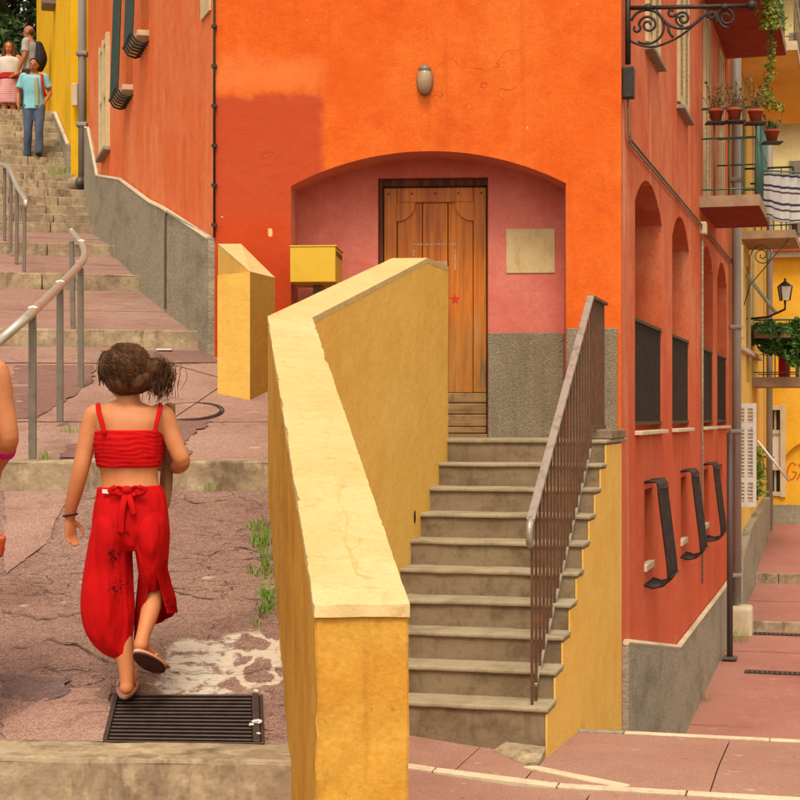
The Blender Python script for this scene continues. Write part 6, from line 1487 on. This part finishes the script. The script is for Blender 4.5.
def figure(label, base, H, yaw, arms, legs, mats, hair='short', outfit='trousers', vox=.011, sleeve=.45, bald=False, bulk=1.0, sw=1.0):
    t = thing('person', label, 'person', base); base = Vector(base)
    f = Vector((math.sin(yaw), math.cos(yaw), 0)); r = Vector((f.y, -f.x, 0))
    def J(x, y, z): return base + (r * x + f * y + Z_ * z) * H
    k = H / 1.7; shoulder = {s: J(.105 * s * bulk, 0, .815) for s in (-1, 1)}; hip = {s: J(.052 * s, 0, .51) for s in (-1, 1)}
    el = {s: J(*arms[s][0]) for s in (-1, 1)}; wr = {s: J(*arms[s][1]) for s in (-1, 1)}; kn = {s: J(*legs[s][0]) for s in (-1, 1)}; an = {s: J(*legs[s][1]) for s in (-1, 1)}
    hd = J(0, .012, .925)
    Rm = Matrix((r, f, Z_)).transposed()
    def torso(bm, g, z0=.50, z1=.83, cap=True):
        rows = [(.50, .095, .062), (.56, .094, .066), (.62, .088, .066), (.70, .098, .070), (.78, .108, .066), (.82, .085, .05), (.845, .035, .035)]
        rows = [q for q in rows if z0 - .001 <= q[0] <= z1 + .02]
        limb(bm, [J(0, 0, q[0]) for q in rows], [q[1] * H * bulk + g for q in rows], 18, 3, rb=[q[2] * H * bulk + g for q in rows], ref=r, cap=cap)
    def body(bm):
        torso(bm, 0); limb(bm, [J(0, 0, .82), J(0, .005, .85), J(0, .01, .89)], [.038 * H, .033 * H, .033 * H])
        add_ball(bm, hd + Z_ * .012 * H, (.044 * H, .054 * H, .056 * H), 14, 10, Rm); add_ball(bm, hd + f * .018 * H - Z_ * .03 * H, (.034 * H, .036 * H, .036 * H), 12, 8, Rm)
        add_ball(bm, hd + f * .058 * H - Z_ * .008 * H, (.009 * H, .011 * H, .014 * H), 8, 6, Rm)
        for s in (-1, 1):
            add_ball(bm, hd + r * .045 * s * H - Z_ * .008 * H, (.008 * H, .012 * H, .017 * H), 8, 6, Rm)
            limb(bm, [shoulder[s] - r * s * .03 * H, shoulder[s], shoulder[s].lerp(el[s], .5), el[s], el[s].lerp(wr[s], .4), wr[s]], [.028 * H, .034 * H, .029 * H, .023 * H, .023 * H, .015 * H])
            hand(bm, wr[s], (wr[s] - el[s]).normalized() * .9 - Z_ * .2, f * .8 - r * s * .5, -r * s, 1.05 * k, .35)
            limb(bm, [hip[s] + Z_ * .02 * H, hip[s].lerp(kn[s], .5), kn[s], kn[s].lerp(an[s], .35), an[s]], [.058 * H, .047 * H, .033 * H, .033 * H, .020 * H])
            limb(bm, [an[s] - Z_ * .018 * H - f * .025 * H, an[s] - Z_ * .024 * H + f * .05 * H, an[s] - Z_ * .03 * H + f * .11 * H], [.022 * H, .025 * H, .018 * H], rb=[.02 * H, .016 * H, .010 * H], ref=r)
    organic('body', body, vox, mats['skin'], t, 3)
    def shirt(bm):
        torso(bm, .011 * H / 1.7 * 1.5, .50 if outfit == 'trousers' else .58, .82, False)
        if outfit == 'trousers': limb(bm, [J(0, 0, .60), J(0, 0, .53), J(0, 0, .48)], [.10 * H * bulk, .106 * H * bulk, .112 * H * bulk], 18, 3, rb=[.076 * H * bulk, .078 * H * bulk, .082 * H * bulk], ref=r, cap=False)
        if sleeve:
            for s in (-1, 1): limb(bm, [shoulder[s] - r * s * .03 * H, shoulder[s], shoulder[s].lerp(el[s], sleeve), shoulder[s].lerp(el[s], sleeve * 1.6)], [.030 * H, .036 * H, .037 * H, .040 * H], cap=False)
    def fp(v): n = mnoise.noise(Vector((v.x * 9, v.y * 9, v.z * 6))) * .010 * k; return v + Vector((n, -n, 0))
    organic('shirt', shirt, vox, mats['top'], t, 3, fp)
    def low(bm):
        if outfit == 'trousers':
            limb(bm, [J(0, 0, .56), J(0, 0, .50), J(0, 0, .47)], [.098 * H * bulk, .102 * H * bulk, .09 * H], 16, 3, rb=[.068 * H, .07 * H, .06 * H], ref=r)
            for s in (-1, 1): limb(bm, [hip[s], hip[s].lerp(kn[s], .5), kn[s], kn[s].lerp(an[s], .5), an[s]], [.064 * H, .054 * H, .043 * H, .041 * H, .038 * H])
        else: limb(bm, [J(0, 0, .62), J(0, 0, .55), J(0, 0, .47), J(0, 0, .38), J(0, 0, outfit)], [.085 * H * sw, .102 * H * sw, .115 * H * sw, .128 * H * sw, .135 * H * sw], 18, 3, cap=False, rb=[.066 * H, .078 * H, .09 * H, .105 * H, .11 * H], ref=r)
    organic('trousers' if outfit == 'trousers' else 'skirt', low, vox, mats['low'], t, 3, fp)
    def hr_(bm):
        if bald:
            add_ball(bm, hd - f * .025 * H + Z_ * .002 * H, (.047 * H, .036 * H, .038 * H), 12, 8, Rm)
        else:
            add_ball(bm, hd - f * .010 * H + Z_ * .026 * H, (.050 * H, .056 * H, .050 * H), 14, 10, Rm); add_ball(bm, hd - f * .030 * H - Z_ * .012 * H, (.046 * H, .034 * H, .04 * H), 12, 8, Rm)
            if hair == 'long':
                for s in (-1, 1): limb(bm, [hd + r * .035 * s * H + Z_ * .03 * H, hd + r * .05 * s * H - Z_ * .03 * H, hd + r * .055 * s * H + f * .01 * H - Z_ * .10 * H, hd + r * .05 * s * H + f * .03 * H - Z_ * .15 * H], [.025 * H, .024 * H, .026 * H, .014 * H])
    organic('hair', hr_, vox, mats['hair'], t, 2, lambda v: v + Vector((0, 0, mnoise.noise(v * 22) * .008)))
    for s in (-1, 1):
        bm = bmesh.new(); limb(bm, [an[s] - Z_ * .022 * H - f * .03 * H, an[s] - Z_ * .026 * H + f * .05 * H, an[s] - Z_ * .03 * H + f * .12 * H], [.025 * H, .029 * H, .022 * H], 10, 3, rb=[.024 * H, .02 * H, .014 * H], ref=r); mkbm('shoe', bm, mats['shoe'], t, True)
        bm = bmesh.new(); add_ball(bm, hd + f * .052 * H + r * .019 * s * H + Z_ * .006 * H, (.0055 * H,) * 3, 8, 6); mkbm('eye', bm, m_dark, t, True)
    bm = bmesh.new(); add_tube(bm, [hd + f * .052 * H - r * .016 * H - Z_ * .038 * H, hd + f * .056 * H - Z_ * .038 * H, hd + f * .052 * H + r * .016 * H - Z_ * .038 * H], .004 * H, 6, round_ends=True); mkbm('mouth', bm, M('lips', C(140, 64, 54), .5), t, True)
    return t, J, f, r
m_shoe = M('dark_shoe', C(52, 40, 36), .6); m_jeans = cloth('blue_jeans', C(84, 96, 116), C(64, 74, 96), .6)
# man coming down the stairs
st_y = lambda Y: ztop[min(16, max(0, int((Y - YS) / TR + .0)))]
mY = 24.75; b1 = W(34, 158, mY); H1 = 100 / F * mY
t1, J1, f1, r1 = figure('man in light blue shirt and jeans walking down the upper stairs', b1, H1, math.radians(176), {-1: ((-.155, -.02, .66), (-.13, .10, .55)), 1: ((.16, -.02, .655), (.15, .04, .52))}, {-1: ((-.06, .06, .29), (-.055, .03, .055)), 1: ((.055, .02, .28), (.075, -.05, .035))},
    dict(skin=m_skin2, top=cloth('light_blue_cotton', C(132, 188, 200), C(108, 164, 180), .6), low=m_jeans, hair=m_darkhair, shoe=m_shoe), bulk=1.02)
m_strap = cloth('red_strap_cloth', C(176, 36, 34), C(140, 26, 26), .2)
bm = bmesh.new(); add_tube(bm, catmull([J1(-.075, -.06, .80), J1(-.08, .02, .835), J1(-.092, .075, .78), J1(-.10, .085, .70), J1(-.125, .06, .60)], 4), .022, 8, ref=r1, rb=.006); mkbm('bag_strap', bm, m_strap, t1, True)
bm = bmesh.new(); add_tube(bm, catmull([J1(-.03, .072, .79), J1(-.035, .082, .70), J1(-.04, .078, .60), J1(-.04, .082, .50)], 4), .032, 10, ref=r1, rb=.014); mkbm('undershirt', bm, cloth('olive_cotton', C(150, 156, 122), C(130, 136, 100), .3), t1, True)
# man in profile and woman at the top
b2 = W(30, 122.8, 28.6); b2.z = ZC; H2 = EYE + (HY - 25) / F * 28.6 - ZC
t2, J2, f2, r2 = figure('balding man in grey shirt with dark backpack at the top of the stairs', b2, H2, math.radians(-80), {-1: ((-.14, .0, .655), (-.13, .06, .53)), 1: ((.14, -.02, .655), (.12, .08, .55))}, {-1: ((-.05, .04, .28), (-.05, .0, .035)), 1: ((.05, .03, .28), (.05, -.06, .035))},
    dict(skin=m_skin2, top=cloth('pale_grey_cotton', C(166, 162, 164), C(140, 136, 140), .5), low=cloth('dark_trousers', C(58, 54, 56), C(44, 40, 42), .4), hair=M('grey_brown_hair', C(82, 58, 44), .6), shoe=m_shoe), bald=True)
bm = bmesh.new(); limb(bm, [J2(0, -.10, .56), J2(0, -.125, .66), J2(0, -.10, .80)], [.075 * H2, .085 * H2, .06 * H2], 12, 3, rb=[.035 * H2, .05 * H2, .03 * H2], ref=r2); bp_ = mkbm('backpack', bm, cloth('black_nylon', C(50, 46, 48), C(36, 32, 36), .3), None, True)
tag(bp_, 'dark backpack on the back of the balding man', 'backpack')
b3 = W(9, 122, 29.3); b3.z = ZC; H3 = EYE + (HY - 41) / F * 29.3 - ZC
t3, J3, f3, r3 = figure('woman with long brown hair in white top and pink skirt at the top', b3, H3, math.radians(172), {-1: ((-.14, .0, .66), (-.06, .10, .60)), 1: ((.14, .0, .66), (.15, .05, .55))}, {-1: ((-.045, .02, .28), (-.045, .0, .035)), 1: ((.045, .03, .28), (.05, .02, .035))},
    dict(skin=m_skin, top=cloth('white_cotton', C(208, 196, 184), C(188, 172, 160), .4), low=cloth('white_pink_cotton', C(206, 170, 164), C(190, 110, 110), .5, [dict(kind='wave', scale=(1, 1, 9), dir='Z', dist=1, lo=.6, hi=.8, col=C(176, 60, 70), fac=.8)]), hair=m_hair, shoe=m_shoe), hair='long', outfit=.30, sleeve=0)
bm = bmesh.new(); limb(bm, [J3(0, 0, .575), J3(0, 0, .61), J3(0, 0, .64)], [.104 * H3, .100 * H3, .098 * H3], 16, 2, rb=[.084 * H3, .08 * H3, .08 * H3], ref=r3, cap=False); mkbm('belt', bm, cloth('red_belt_cloth', C(184, 40, 40), C(150, 28, 30), .3), t3, True)
# second girl at the left edge, only her arm inside the picture
SY = 5.75; s0 = W(-44, 700, SY); 
for _ in range(1): s0.z = on_ramp(0, 20, 705).z + .0
shL = W(-4, 372, SY); H4 = 1.40; fz = lambda z: (z - s0.z) / H4
el4, wr4 = W(9, 437, SY), W(0, 464, SY + .10)
s0.x = shL.x - .105 * H4 - .02
H4 = (shL.z - s0.z) / .815
def loc4(p): return ((p.x - s0.x) / H4, (p.y - s0.y) / H4, (p.z - s0.z) / H4)
m_pinkc = cloth('pink_orange_print', C(190, 60, 90), C(206, 120, 50), .5, [dict(kind='cell', scale=22, lo=.25, hi=.45, col=C(214, 110, 40), fac=.9), dict(scale=16, lo=.55, hi=.65, col=C(150, 30, 80), fac=.8)])
t4, J4, f4, r4 = figure('girl in pink and orange print at the left edge, arm only showing', s0, H4, 0.0, {1: (loc4(el4), loc4(wr4)), -1: ((-.15, .0, .66), (-.14, .06, .52))}, {-1: ((-.05, .06, .28), (-.05, .08, .05)), 1: ((.05, .03, .28), (.055, -.03, .035))},
    dict(skin=m_skin, top=m_pinkc, low=m_pinkc, hair=m_hair, shoe=m_flip), hair='long', vox=.006, outfit=.43, sleeve=0, sw=.97)
m_fuch = M('fuchsia_thread', C(190, 30, 110), .7)
c4 = el4.lerp(wr4, .45); d4 = (wr4 - el4).normalized(); a4 = d4.cross(Y_).normalized(); b4_ = d4.cross(a4)
for k in range(3):
    cc_ = c4 + d4 * (.012 * k - .012); bm = bmesh.new(); add_tube(bm, [cc_ + a4 * (.036 * math.cos(x)) + b4_ * (.036 * math.sin(x)) for x in [j * math.pi / 12 for j in range(25)]], .0045, 6); mkbm('bracelet', bm, m_fuch, t4, True)
